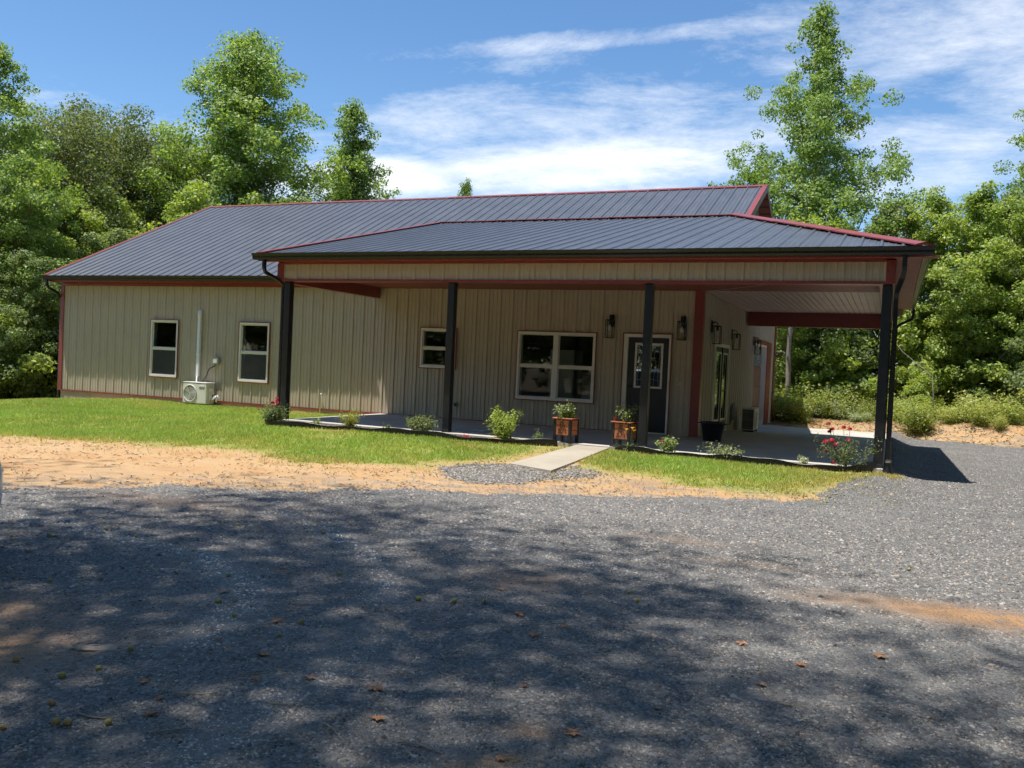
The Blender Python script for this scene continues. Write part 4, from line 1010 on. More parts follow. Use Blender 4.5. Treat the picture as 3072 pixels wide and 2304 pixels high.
weedB = BK(204, .8, .8, 3000, .09, 'weedpale', stems=16, clr=.22, aspect=.45)
rg = np.random.default_rng(5)
for i in range(26):
    x_ = rg.uniform(-12, -3.0); y_ = rg.uniform(.5, 9)
    (bushA if i % 3 else bushB).place('shrub', 'dense green shrub in the thicket left of the house', 'shrub', x_, y_, rg.uniform(1.5, 3.3), rg.random()*6, rg.uniform(.9,1.3), 'shrubs left of the house')
for i in range(30):
    x_ = rg.uniform(19.5, 34); y_ = rg.uniform(14.6, 19) - .12*(x_-22)
    (bushB if i % 2 else bushA).place('shrub', 'green shrub at the foot of the forest right of the porch', 'shrub', x_, y_, rg.uniform(.8, 3.4), rg.random()*6, rg.uniform(.8,1.3), 'shrubs along the forest edge')
for i in range(96):
    x_ = rg.uniform(17.8, 33); y_ = rg.uniform(11.2, 15.0) - .16*(x_-22) + (0 if x_ > 22 else .6)
    pale = x_ < 22.4 and rg.random() < .55
    (weedB if pale else weedA).place('weed', 'pale weed clump behind the porch slab' if pale else 'low leafy weed clump on the dirt bank by the forest', 'weed', x_, y_, float(np.clip(rg.lognormal(-1.2,.55), .10, 1.1)), rg.random()*6, rg.uniform(.8,1.5), 'pale weeds behind the slab' if pale else 'weeds on the dirt bank')
# a bare leaning sapling and a pale trunk seen under the porch
pt_ = thing('slim_tree_trunk', 'pale slender trunk seen under the porch roof past the red corner', 'tree', (18.95,13.4,gz1(18.95,13.4)))
MB().tube([(0,0,-.1),(.03,0,1.2),(-.02,.02,2.4),(.05,.0,3.8),(.02,0,5.5)], [.10,.085,.08,.07,.05], 9).obj('trunk', M['palebark'], pt_, smooth=True)
w, V, Fq = gen_bush(301, 2.2, 1.3, 2500, .13, stems=9, clr=.4); V[:,2] += 4.2
np_obj('crown', V, Fq, M['leaf_bright'], pt_)
ds = thing('dead_branch', 'bare pale dead branch leaning in front of the dark forest', 'branch', (23.3,13.2,gz1(23.3,13.2)))
MB().tube([(.25,0,0),(.22,0,.9),(.15,0,1.55),(-.1,.1,1.75),(-.75,.2,2.3),(-1.1,.3,2.75)], [.024,.02,.018,.015,.011,.006], 6).obj('limb', M['palebark'], ds, smooth=True)
MB().tube([(-.1,.1,1.75),(-.2,.0,1.95),(-.18,0,2.2)], [.014,.01,.005], 5).obj('twig', M['palebark'], ds)

# ------------------------------------------------------------------ flower beds: edging, mulch, plants
EDL = [(11.15,-4.25),(11.25,-4.62),(12.1,-4.58),(12.9,-4.30),(13.7,-4.36),(14.6,-4.28),(15.4,-4.40),(16.0,-4.38),(16.5,-4.08),(17.02,-3.92)]
EDR = [(17.80,-3.62),(18.3,-3.98),(19.4,-4.02),(20.5,-4.14),(21.4,-4.18),(21.95,-3.98),(22.12,-3.72)]
def smooth_line(P, n):
    P = np.array(P); s = np.r_[0, np.cumsum(np.hypot(*np.diff(P, axis=0).T))]; t = np.linspace(0, s[-1], n)
    x = np.interp(t, s, P[:,0]); y = np.interp(t, s, P[:,1])
    for _ in range(3):
        x[1:-1] = (x[:-2]+2*x[1:-1]+x[2:])/4; y[1:-1] = (y[:-2]+2*y[1:-1]+y[2:])/4
    return x, y
for P, lab, n in ((EDL, 'black plastic bed edging left of the path', 70), (EDR, 'black plastic bed edging right of the path', 56)):
    ex, ey = smooth_line(P, n); e = thing('bed_edging', lab, 'edging', (0,0,0))
    mb = MB(); b = 0
    hh = .095 + .022*np.sin(np.linspace(0, 14, n)) + .012*np.sin(np.linspace(0, 41, n))
    if P is EDR: hh[-8:] += np.linspace(0, .05, 8)
    for i in range(n):
        z = gz1(ex[i], ey[i]); t = Vector((ex[min(i+1,n-1)]-ex[max(i-1,0)], ey[min(i+1,n-1)]-ey[max(i-1,0)], 0)).normalized(); s = Vector((t.y, -t.x, 0))*.004
        mb.v += [(ex[i]-s.x, ey[i]-s.y, z-.08), (ex[i]+s.x, ey[i]+s.y, z-.08), (ex[i]+s.x*1.5, ey[i]+s.y*1.5, z+hh[i]), (ex[i]-s.x*1.5, ey[i]-s.y*1.5, z+hh[i])]
    for i in range(n-1):
        for k in range(4): mb.f.append((4*i+k, 4*i+(k+1)%4, 4*i+4+(k+1)%4, 4*i+4+k))
    mb.f += [(0,3,2,1), (4*n-4,4*n-3,4*n-2,4*n-1)]; mb.obj('strip', M['black'], e)
    bead = MB(); bead.tube([(ex[i], ey[i], gz1(ex[i], ey[i])+hh[i]) for i in range(n)], .009, 6); bead.obj('bead', M['black'], e, smooth=True)
def bed_mask(x, y):
    return np.where(x < 17.4, (y > np.interp(x, [p[0] for p in EDL[1:]], [p[1] for p in EDL[1:]])) & (x > 11.2) & (x < 17.0), (y > np.interp(x, [p[0] for p in EDR], [p[1] for p in EDR])) & (x > 17.85) & (x < 22.1)) & (y < -3.79)
# mulch chips
rg = np.random.default_rng(77); n = 26000
px_, py_ = rg.uniform(11.1, 22.2, n), rg.uniform(-4.7, -3.79, n); k = bed_mask(px_, py_); px_, py_ = px_[k], py_[k]; n = len(px_)
pz_ = gz(px_, py_) + rg.uniform(0, .03, n)
nn = rg.normal(size=(n,3))*.5+np.array([0,0,1]); V, Fq = leaf_quads(np.stack([px_,py_,pz_],1), nn, rg.uniform(.025,.06,n), rg, .5)
base = np.array([[.11,.06,.045]])*(.5+1.0*rg.random((n,1))); base[px_ > 17.4] = np.array([.15,.12,.095])*(.5+1.0*rg.random(((px_ > 17.4).sum(),1)))
mo = np_obj('mulch', V, Fq, M['mulch'], colors=np.repeat(base, 4, 0)); tag(mo, 'dark brown shredded mulch filling the flower beds', 'mulch', kind='stuff')

def shrub(name, label, cat, x, y, seed, H, R, leaves, ls, leafm, flowers=None, z=None, **kw):
    w, V, Fq = gen_bush(seed, H, R, leaves, ls, **kw)
    kz = H/np.percentile(V[:,2], 98.5); kr = R/np.percentile(np.hypot(V[:,0], V[:,1]), 97); kr = min(kr, 1.1); kz = min(kz, 1.1)
    V = V*np.array([kr,kr,kz]); w.v = [(a*kr,b*kr,c*kz) for a,b,c in w.v]
    o = thing(name, label, cat, (x, y, (gz1(x, y) if z is None else z)))
    w.obj('stems', M['stem'], o, smooth=True); np_obj('foliage', V, Fq, M[leafm], o)
    if flowers:
        rg = np.random.default_rng(seed+1)
        for fx, fy, fz, r in flowers:
            n = 22; d = rg.normal(size=(n,3)); d /= np.linalg.norm(d, axis=1, keepdims=True); d[:,2] = np.abs(d[:,2])*.8
            C = np.array([fx,fy,fz]) + d*r*.5; Vv, Ff = leaf_quads(C, d+rg.normal(size=(n,3))*.3, np.full(n, r*1.15), rg, .9)
            np_obj('flower', Vv, Ff, M[flowers_mat.get(seed, 'petal_red')], o)
            MB().tube([(fx*.5, fy*.5, fz*.55), (fx*.85, fy*.85, fz*.8), (fx, fy, fz)], .004, 4).obj('flower_stalk', M['stem'], o)
    return o
flowers_mat = {}
shrub('rose_bush', 'leaning rose bush with a few red blooms by the left porch post', 'rose bush', 11.35, -4.42, 401, .40, .34, 2300, .05, 'leaf_rose', stems=16, clr=.13,
      flowers=[(.05,-.02,.53,.045),(-.02,-.05,.44,.05),(.10,-.06,.45,.05),(.02,.02,.47,.045),(-.38,-.05,.33,.03)])
shrub('grass_tuft', 'small strappy green tuft beside the left rose bush', 'plant', 12.24, -4.30, 402, .20, .10, 160, .11, 'leaf_bright', aspect=.13, stems=6, clr=.05)
shrub('gold_shrub', 'small yellow green shrub in the left bed', 'shrub', 12.84, -4.08, 403, .36, .26, 1500, .048, 'leaf_yellow', stems=16, clr=.09, flat=1)
shrub('seedling', 'tiny leafy seedling between the yellow and the grey green shrub', 'plant', 13.68, -4.04, 404, .17, .12, 160, .05, 'leaf_bush', stems=6, clr=.05)
shrub('grey_shrub', 'spreading grey green shrub left of the second post', 'shrub', 14.35, -4.02, 405, .34, .34, 1900, .052, 'leaf_rose', stems=17, clr=.10, flat=1)
shrub('pink_plant', 'tiny reddish pink bedding plant right of the second post', 'plant', 15.26, -4.0, 406, .09, .09, 160, .04, 'petal_red', stems=6, clr=.04)
shrub('green_shrub', 'tall bright green shrub beside the tan rock', 'shrub', 16.0, -3.92, 407, .56, .32, 2600, .05, 'leaf_bright', stems=26, clr=.085, flat=1)
shrub('stalk_plant', 'slim upright seedling at the right end of the left bed', 'plant', 16.66, -3.9, 408, .28, .10, 120, .08, 'leaf_bush', aspect=.22, stems=5, clr=.05)
shrub('pepper_plant', 'dark green bushy plant with one red bloom right of the third post', 'plant', 18.97, -3.90, 410, .30, .20, 900, .062, 'leaf_bush', stems=15, clr=.08, flat=1, flowers=[(-.10,-.12,.24,.03)])
shrub('variegated_shrub', 'low spreading pale edged shrub in the right bed', 'shrub', 19.9, -3.92, 411, .26, .34, 900, .062, 'leaf_variegated', stems=15, clr=.08, flat=1, aspect=.45)
shrub('bedding_plant', 'flat low bright green plant right of the pale edged shrub', 'plant', 20.56, -3.95, 412, .09, .18, 260, .05, 'leaf_bright', stems=8, clr=.06, flat=1)
shrub('silver_plant', 'small silvery white plant left of the right rose bush', 'plant', 21.10, -3.93, 413, .17, .10, 170, .075, 'leaf_silver', stems=7, clr=.045, aspect=.3)
shrub('rose_bush', 'open red blooming rose bush in front of the right post', 'rose bush', 21.70, -3.93, 414, .50, .42, 1500, .045, 'leaf_rose', stems=20, clr=.12,
      flowers=[(-.28,-.02,.70,.042),(-.22,0,.62,.05),(-.26,.02,.58,.04),(-.06,.02,.66,.045),(.03,.02,.64,.045),(-.31,-.02,.42,.055),(-.22,-.03,.45,.05),(-.16,-.05,.39,.05),(.02,0,.48,.04),(-.30,-.05,.28,.04),(-.18,-.06,.12,.045)])
# daylily
dl = thing('daylily', 'orange flowering daylily with arching leaves at the foot of the third post', 'plant', (18.25,-3.80,gz1(18.25,-3.8)))
rg = np.random.default_rng(9); mb = MB()
for k in range(26):
    a = rg.random()*6.28; Ls = rg.uniform(.22,.36); e = rg.uniform(.9,1.4); p = Vector((0,0,0)); pts = []
    for j in range(6):
        pts.append(p.copy()); p = p + Vector((math.cos(a)*math.cos(e), math.sin(a)*math.cos(e), math.sin(e)))*Ls/5; e -= .42
    s = Vector((-math.sin(a), math.cos(a), 0)); b = len(mb.v)
    for j, q in enumerate(pts):
        wv = .007*(1-(j/5.2)**2)+.0015; mb.v += [tuple(q-s*wv), tuple(q+s*wv)]
    mb.f += [(b+2*j, b+2*j+1, b+2*j+3, b+2*j+2) for j in range(5)]
mb.obj('leaves', M['leaf_bush'], dl)
for k, (fx, fz) in enumerate(((-.04,.36),(.06,.39),(.09,.35))):
    MB().tube([(0,0,.05),(fx*.5,0,.2),(fx,-.01,fz)], .005, 5).obj('flower_stalk', M['stem'], dl)
    mb = MB()
    for j in range(6):
        a = j*PI/3; c, s = math.cos(a), math.sin(a)
        mb.add([(fx,-.01,fz),(fx+.03*c-.012*s,-.01+.03*s+.012*c,fz+.03),(fx+.065*c,-.01+.065*s,fz+.03),(fx+.03*c+.012*s,-.01+.03*s-.012*c,fz+.03)], [(0,1,2,3)])
    mb.obj('flower', M['petal_orange'], dl)
def rock(name, label, x, y, sx, sy, sz, seed, m, rz=0, group=None):
    rg = np.random.default_rng(seed); mb = MB(); prof = [(.02,-.4),(.8,-.35),(1,0),(.9,.45),(.55,.8),(.02,.9)]
    mb.lathe(prof, 9); V = np.array(mb.v)*np.array([sx,sy,sz]); V *= 1+rg.normal(size=(len(V),1))*.12; mb.v = [tuple(v) for v in V]
    o = mb.obj(name, M[m]); o.location = (x, y, gz1(x, y)+.01); o.rotation_euler = (0,0,rz); return tag(o, label, 'rock', group)
rock('rock', 'flat tan rock in front of the bright green shrub', 15.95, -4.2, .24, .12, .09, 1, 'rocktan', .1)
rock('rock', 'flat pale brown rock lying on the gravel at lower left', 18.58, -14.80, .115, .055, .022, 2, 'rockpale', .6)
rock('rock', 'small pale stone touching the left end of the flat brown rock', 18.47, -14.84, .045, .035, .03, 3, 'rockpale', 1.4)

# planters with a burnt drawing on the front
def planter(label, x, y, rz, seed, red):
    o = thing('planter_box', label, 'planter', (x, y, .0), rz)
    a = .17
    for sx in (-1,1):
        for sy in (-1,1): MB().box(sx*a-.024*(1+sx)+.0, sx*a+.024*(1-sx)+.0, sy*a-.024*(1+sy), sy*a+.024*(1-sy), 0, .415).obj('leg', M['post'], o, bevel=.003)
    h0, h1 = .135, .40; nb = 3
    for k in range(nb):
        z0 = h0+(h1-h0)*k/nb; z1 = h0+(h1-h0)*(k+1)/nb-.003
        for f_ in range(4):
            mb = MB(); mb.box(-a+.05, a-.05, -a+.008, -a+.024, z0, z1); bo = mb.obj('board', M['cedar'], o, bevel=.002); bo.rotation_euler = (0,0,f_*PI/2)
    mb = MB()
    for f_ in range(4):
        pass
    mb.box(-a-.02, a+.02, -a-.02, -a+.035, .416, .434); mb.box(-a-.02, a+.02, a-.035, a+.02, .416, .434); mb.box(-a-.02, -a+.035, -a+.036, a-.036, .416, .434); mb.box(a-.035, a+.02, -a+.036, a-.036, .416, .434)
    mb.obj('rim', M['cedar'], o, bevel=.003)
    MB().box(-a+.03, a-.03, -a+.03, a-.03, .15, .40).obj('soil', M['mulchsoil'], o)
    # drawing: small strokes
    dz = MB(); y0 = -a+.0055
    def st(*pts): dz.tube([(px, y0, pz) for px, pz in pts], .0032, 5)
    st((-.035,.385),(-.030,.36),(-.028,.345)); st((-.035,.383),(.03,.388),(.026,.346)); st((-.03,.365),(.028,.367)); st((0,.386),(0,.346)); st((-.032,.346),(.03,.346))
    st((-.05,.325),(-.03,.335),(-.01,.32),(.01,.336),(.04,.322)); st((-.03,.335),(-.035,.31)); st((0,.33),(.0,.30)); st((.03,.33),(.035,.305)); st((-.045,.312),(.05,.308))
    st((-.05,.29),(-.02,.30),(0,.285),(.03,.298),(.055,.29)); st((-.04,.298),(-.045,.268)); st((-.01,.292),(-.02,.262),(.01,.25)); st((.02,.29),(.05,.262)); st((-.05,.266),(-.01,.27),(.03,.258))
    st((-.075,.175),(-.05,.255),(-.02,.178)); st((-.066,.205),(-.03,.207)); st((-.08,.172),(-.015,.174))
    st((.005,.25),(.03,.235),(.01,.215),(.04,.18)); st((.045,.26),(.07,.24),(.05,.22),(.085,.20)); st((.06,.19),(.075,.165)); st((.07,.19),(.072,.160)); st((.01,.2),(.0,.165))
    dz.obj('burnt_drawing', M['ink'], o)
    w, V, Fq = gen_bush(seed, .22, .16, 620, .045, stems=12, clr=.06, flat=1); V[:,2] += .39
    for i, v in enumerate(w.v): w.v[i] = (v[0], v[1], v[2]+.39)
    w.obj('plant_stems', M['stem'], o); np_obj('plant_leaves', V, Fq, M['leaf_bush'], o)
    if red:
        rg = np.random.default_rng(8)
        for fx, fz in ((-.15,.47),(-.14,.50),(-.12,.455)):
            n = 14; d = rg.normal(size=(n,3)); d /= np.linalg.norm(d, axis=1, keepdims=True)
            Vv, Ff = leaf_quads(np.array([fx,-.1,fz])+d*.014, d, np.full(n,.03), rg, .9); np_obj('flower', Vv, Ff, M['petal_red'], o)
    return o
M['mulchsoil'] = paint('potting_soil', (.04,.028,.02), .9, .4, 30., bmp=.5)
planter('square cedar planter box with black legs left of the path', 17.06, -3.62, -.10, 501, False)
planter('square cedar planter box with red blooms beside the third post', 18.09, -3.50, -.14, 502, True)

# ------------------------------------------------------------------ lawn
rg = np.random.default_rng(31)
def lawn_points(poly, dens_, bbox, dry):
    x0, x1, y0, y1 = bbox; n = int((x1-x0)*(y1-y0)*dens_); x = rg.uniform(x0, x1, n); y = rg.uniform(y0, y1, n)
    sd = poly_sd(poly, x, y) + 1.7*(fbm(x, y, 1.2, 4)-.5) + .9*(fbm(x+40, y, 4., 3)-.5)
    pz = sstep(.15, -.55, sd)*.96*(.35+.65*sstep(.30, .46, fbm(x+23, y, 1.9, 4)))
    k = rg.random(n) < np.maximum(pz, .035*(sd < .9)); return x[k], y[k], sd[k]
A = [lawn_points(LAWN_L, 3000, (-6, 17.4, -9.4, 2.6), 0), lawn_points(LAWN_R, 3600, (17.6, 22.5, -6.9, -3.5), 1)]
X = np.concatenate([a[0] for a in A]); Y = np.concatenate([a[1] for a in A]); SD = np.concatenate([a[2] for a in A])
ok = ~((X > 10.9) & (X < 22.4) & (Y > -3.8)) & ~((X > 0) & (X < 11) & (Y > -.02)) & ~bed_mask(X, Y)
pxl = np.interp(Y, [-6.4,-5.4,-4.6,-3.78], [17.04,17.15,17.24,17.30]); pxr = np.interp(Y, [-6.4,-5.4,-4.6,-3.78], [17.90,17.92,17.94,17.94])
ok &= ~((X > pxl) & (X < pxr) & (Y > -6.45))
keepfar = rg.random(len(X)) < np.where(X < 4, .55, 1.0); ok &= keepfar
X, Y, SD = X[ok], Y[ok], SD[ok]; n = len(X); Zg = gz(X, Y)
hgt = rg.uniform(.022, .062, n)*(.75+.6*fbm(X, Y, .9)); wd = rg.uniform(.004, .009, n); az_ = rg.random(n)*6.283; ln = rg.normal(size=(n,2))*hgt[:,None]*.55
V = np.zeros((n,3,3)); c, s = np.cos(az_)*wd, np.sin(az_)*wd
V[:,0] = np.stack([X-c, Y-s, Zg-.004], 1); V[:,1] = np.stack([X+c, Y+s, Zg-.004], 1); V[:,2] = np.stack([X+ln[:,0], Y+ln[:,1], Zg+hgt], 1)
dryf = np.clip(sstep(-1.0, .1, SD)*.75 + 1.7*(fbm(X+7, Y, 1.3, 5)-.52) + .2*rg.normal(size=n) + .18*(X > 17.5), 0, 1)[:,None]
green = np.array([.285,.385,.085])*(.65+.7*rg.random((n,1))); straw = np.array([.50,.42,.16])*(.6+.7*rg.random((n,1)))
green *= (.72+.56*fbm(X+91, Y, .7, 4))[:,None]*np.array([1,1,1]) + np.stack([-.25*(fbm(X, Y+55, .9, 3)-.45), np.zeros(n), np.zeros(n)], 1)
col = np.clip(green*(1-dryf)+straw*dryf, 0, 1)
go = np_obj('lawn_grass', V.reshape(-1,3), np.arange(3*n).reshape(-1,3), M['grass'], colors=np.repeat(col, 3, 0))
tag(go, 'short bright green grass of the front lawn', 'grass', kind='stuff')

# ------------------------------------------------------------------ loose gravel stones
rg = np.random.default_rng(41)
def stones(n, sampler, smin, smax, tint):
    x, y, depth = sampler(n); n = len(x); z = gz(x, y)+.012
    k = 5; th = np.linspace(0, 2*PI, k, endpoint=False)[None,:] + rg.random((n,1))*6.28
    size = rg.uniform(smin, smax, n)*np.clip(depth/7.0, .75, 1.25)
    rr = size[:,None]*(.7+.6*rg.random((n,k))); asp = rg.uniform(.55,1.,(n,1)); rot = rg.random((n,1))*6.28
    lx = rr*np.cos(th); ly = rr*np.sin(th)*asp; rx_ = lx*np.cos(rot)-ly*np.sin(rot); ry_ = lx*np.sin(rot)+ly*np.cos(rot)
    hh = size*rg.uniform(.45,.9,n)
    V = np.zeros((n, k+1, 3)); V[:,:k,0] = x[:,None]+rx_; V[:,:k,1] = y[:,None]+ry_; V[:,:k,2] = z[:,None]+rg.uniform(-.2,.35,(n,k))*hh[:,None]
    V[:,k,0] = x+rg.normal(size=n)*size*.3; V[:,k,1] = y+rg.normal(size=n)*size*.3; V[:,k,2] = z+hh
    base = np.arange(n)[:,None,None]*(k+1); tri = np.array([[i, (i+1)%k, k] for i in range(k)])[None]
    F = (base+tri).reshape(-1,3)
    g = tint(n, x, y); return V.reshape(-1,3), F, np.repeat(g, k+1, 0)
def drive_sampler(n):
    # uniform over the visible wedge of the driveway, denser close by
    d = 3.2*np.exp(rg.random(n)*math.log(15/3.2)); a = _y + math.radians(33) - rg.random(n)*math.radians(66)
    x = CAM.x - np.sin(a)*d; y = CAM.y + np.cos(a)*d
    sd = poly_sd(DRIVE, x, y) + .5*(fbm(x, y, 1.1, 5)-.5)*2
    k = (sd < .0) | ((sd < .8) & (rg.random(n) < .12)); k &= ~((x > 10.9) & (x < 22.36) & (y > -3.85))
    k &= rg.random(n) > clay_at(x, y)*1.7
    return x[k], y[k], d[k]
def grey_tint(n, x, y):
    v = np.clip(np.exp(rg.normal(size=n)*.46)*.148, .04, .34)[:,None]; t = np.array([[1.09,1.0,.90]])*v
    w_ = rg.random(n) < .05; t[w_] = np.array([.30,.23,.17])*(.6+.7*rg.random((w_.sum(),1)))
    return t*(1+1.3*dust_at(x, y)[:,None])
V1, F1, C1 = stones(150000, drive_sampler, .0065, .0150, grey_tint)
V5, F5, C5 = stones(1800, drive_sampler, .014, .028, grey_tint)
def patch_sampler(n):
    x = rg.uniform(16.3, 18.7, n); y = rg.uniform(-8.2,-5.6,n); sd = poly_sd(PATCH, x, y)+.5*(fbm(x,y,3.,3)-.5); k = rg.random(n) < np.exp(-np.maximum(sd, 0)/.10)
    return x[k], y[k], np.full(k.sum(), 11.)
V2, F2, C2 = stones(9000, patch_sampler, .010, .018, grey_tint)
def dirt_sampler(n):
    x = rg.uniform(9, 22, n); y = rg.uniform(-11.5,-5.5,n); sd = poly_sd(DRIVE, x, y); l = np.minimum(poly_sd(LAWN_L, x, y), poly_sd(LAWN_R, x, y))
    k = (sd > -.2) & (l > -.3) & (rg.random(n) < np.exp(-np.maximum(sd,0)/.9)+.05) & (fbm(x, y, 1.6, 4) > .46); return x[k], y[k], np.full(k.sum(), 9.)
def side_sampler(n):
    x = rg.uniform(22.4, 30, n); y = rg.uniform(-6, 10, n); k = poly_sd(DRIVE, x, y) < 0; return x[k], y[k], np.full(k.sum(), 11.)
V4, F4, C4 = stones(34000, side_sampler, .008, .014, grey_tint)
V3, F3, C3 = stones(9000, dirt_sampler, .006, .012, grey_tint)
Vs, Fs, Cs = [], [], []; off = 0
for v_, f_, c_ in ((V1,F1,C1),(V2,F2,C2),(V3,F3,C3),(V4,F4,C4),(V5,F5,C5)): Vs.append(v_); Fs.append(f_+off); Cs.append(c_); off += len(v_)
Vs, Fs, Cs = np.concatenate(Vs), np.concatenate(Fs), np.concatenate(Cs)
so = np_obj('gravel_stones', Vs, Fs, M['stone'], colors=Cs); tag(so, 'loose dark grey crushed stone covering the driveway', 'gravel', kind='stuff')
# clods and dry straw on the bare clay
n = 5200; x = rg.uniform(5, 22, n); y = rg.uniform(-11,-5.2,n); sd = poly_sd(DRIVE, x, y); l = np.minimum(poly_sd(LAWN_L, x, y), poly_sd(LAWN_R, x, y))
k = (sd > .0) & (l > -.2) & (fbm(x, y, .9, 4) > .42); x, y = x[k], y[k]; n = len(x)
z = gz(x, y)+.006; nn = rg.normal(size=(n,3))*.35+np.array([0,0,1]); V, Fq = leaf_quads(np.stack([x,y,z],1), nn, rg.uniform(.04,.12,n), rg, .16)
st_c = np.array([.44,.33,.19])*(.55+.6*rg.random((n,1))); sto = np_obj('dry_straw', V, Fq, M['mulch'], colors=np.repeat(st_c, 4, 0)); tag(sto, 'scattered dry straw on the bare orange clay', 'straw', kind='stuff')
# straw on the right bank
n = 5000; x = rg.uniform(18.7, 32, n); y = rg.uniform(9.5, 13, n); z = gz(x, y)+.01; nn = rg.normal(size=(n,3))*.4+np.array([0,0,1]); V, Fq = leaf_quads(np.stack([x,y,z],1), nn, rg.uniform(.05,.2,n), rg, .14)
k = y > (10.35-.22*(x-22.6)); k4 = np.repeat(k, 4); 
V = V[k4]; Fq = np.arange(len(V)).reshape(-1,4); st_c = np.array([.40,.30,.12])*(.35+.8*rg.random((len(V)//4,1)))
sto = np_obj('bank_straw', V, Fq, M['mulch'], colors=np.repeat(st_c, 4, 0)); tag(sto, 'dry straw and dead grass on the orange dirt bank', 'straw', kind='stuff')

# ------------------------------------------------------------------ nuts, leaves, twigs on the gravel
M['nut'] = paint('green_husk', (.27,.25,.085), .6, .25, 40., bmp=.4, dirt=(.20,.13,.05))
M['nutbrown'] = paint('brown_husk', (.36,.24,.10), .7, .3, 40., bmp=.4, dirt=(.12,.07,.03))
NUTS = [(15.81,-13.24),(16.03,-13.07),(16.19,-12.65),(16.58,-12.69),(16.93,-11.86),(17.73,-11.68),(17.24,-14.03),(18.49,-13.83),(18.1,-13.3),(18.78,-14.02),(19.22,-14.16),(19.18,-13.91),(18.75,-14.76),(18.82,-15.02),(18.77,-15.18),(18.4,-15.14),(19.0,-15.42),(19.2,-15.56),(19.24,-15.54),(19.37,-15.45),(19.04,-15.68),(19.5,-13.09),(19.91,-12.94),(20.66,-12.13),(20.77,-12.33),(22.49,-10.07),(18.68,-12.8),(19.73,-13.02)]
mb = MB(); prof = [(.001,-.026)] + [(.026*math.sin(t), -.026*math.cos(t)*1.08) for t in np.linspace(.35, PI-.35, 8)] + [(.001,.029)]
mb.lathe(prof, 14); nut_m = mb.mesh('walnut', M['nut'], True); nut_b = mb.mesh('walnut', M['nutbrown'], True)
for i, (x_, y_) in enumerate(NUTS):
    br = i in (15,16,17,18,20)
    o = link('walnut', nut_b if br else nut_m); sc = .52+.20*((i*37)%10)/10; o.scale = (sc,)*3; o.location = (x_, y_, gz1(x_, y_)+.014+.018*sc); o.rotation_euler = (i*1.3, i*.7, i)
    tag(o, 'fallen brown walnut husk on the gravel at lower left' if br else 'fallen round green walnut on the gravel', 'walnut', 'brown husks' if br else 'green walnuts')
def dead_leaf(seed):
    rg = np.random.default_rng(seed); mb = MB(); n = 10; V = [(0,0,.012)]
    for k in range(n):
        r = (.05 if k % 2 == 0 else .022)*(.8+.4*rg.random()); V.append((r*math.cos(2*PI*k/n), r*math.sin(2*PI*k/n)*.8, .018*rg.random()))
    mb.add(V, [(0, 1+k, 1+(k+1)%n) for k in range(n)]); mb.tube([(0,0,.012),(-.05,0,.008),(-.075,.01,.006)], .0016, 4); return mb.mesh('dead_leaf', M['deadleaf'])
lm = [dead_leaf(k) for k in range(4)]
DL = [(18.55,-13.75),(18.35,-13.63),(19.05,-13.97),(19.35,-14.45),(19.55,-14.75),(19.75,-14.6),(20.1,-14.55),(19.35,-15.15),(19.45,-15.3),(20.30,-14.85),(19.0,-14.4),(20.93,-14.93),(21.10,-14.55),(20.45,-13.4),(20.55,-13.15),(21.75,-13.55),(20.2,-13.05),(21.35,-14.1),(19.85,-12.55),(21.55,-12.9),(20.7,-14.15),(18.25,-12.9),(21.9,-13.1),(22.3,-12.7),(19.15,-15.05)]
for i, (x_, y_) in enumerate(DL):
    o = link('dead_leaf', lm[i%4]); sc = .55+.6*((i*53)%10)/10; o.scale = (sc,)*3; o.location = (x_, y_, gz1(x_, y_)+.020); o.rotation_euler = (0,0,i*2.1)
    tag(o, 'curled brown dead leaf lying on the gravel', 'leaf', 'dead leaves on the gravel')
rg = np.random.default_rng(12)
tw = []
for k in range(4):
    mb = MB(); p = [(t*.24-.12, .012*math.sin(3*t+k), .006+.006*math.sin(5*t+k)) for t in np.linspace(0,1,6)]
    mb.tube(p, [.005,.0045,.0042,.004,.003,.002], 5); mb.tube([p[2],(p[2][0]+.05,.04,.012)], [.003,.0015], 4); tw.append(mb.mesh('twig', M['twig']))
TW = [(18.64,-14.28,.1),(18.86,-14.32,.6),(19.5,-14.7,.9),(19.85,-14.92,.4),(20.2,-15.05,-.5),(19.45,-15.05,.8),(19.65,-15.35,1.1),(19.3,-15.42,.3),(17.05,-12.7,.2),(18.4,-13.0,.5),(19.95,-13.45,1.2),(20.3,-14.2,-.3),(19.1,-13.2,.5),(21.4,-13.5,.9),(21.9,-13.75,.3),(18.95,-13.6,.4),(20.6,-15.0,.0),(17.5,-13.2,.5)]
for i, (x_, y_, a) in enumerate(TW):
    o = link('twig', tw[i%4]); sc = .5+.6*((i*31)%10)/10; o.scale = (sc,)*3; o.location = (x_, y_, gz1(x_, y_)+.020); o.rotation_euler = (0,0,a)
    tag(o, 'thin dry twig lying on the gravel', 'twig', 'twigs on the gravel')

# ------------------------------------------------------------------ white car at the left edge
car = thing('car', 'white car whose front corner just enters at the left edge', 'car', (16.50,-13.60,-.27), -.03)
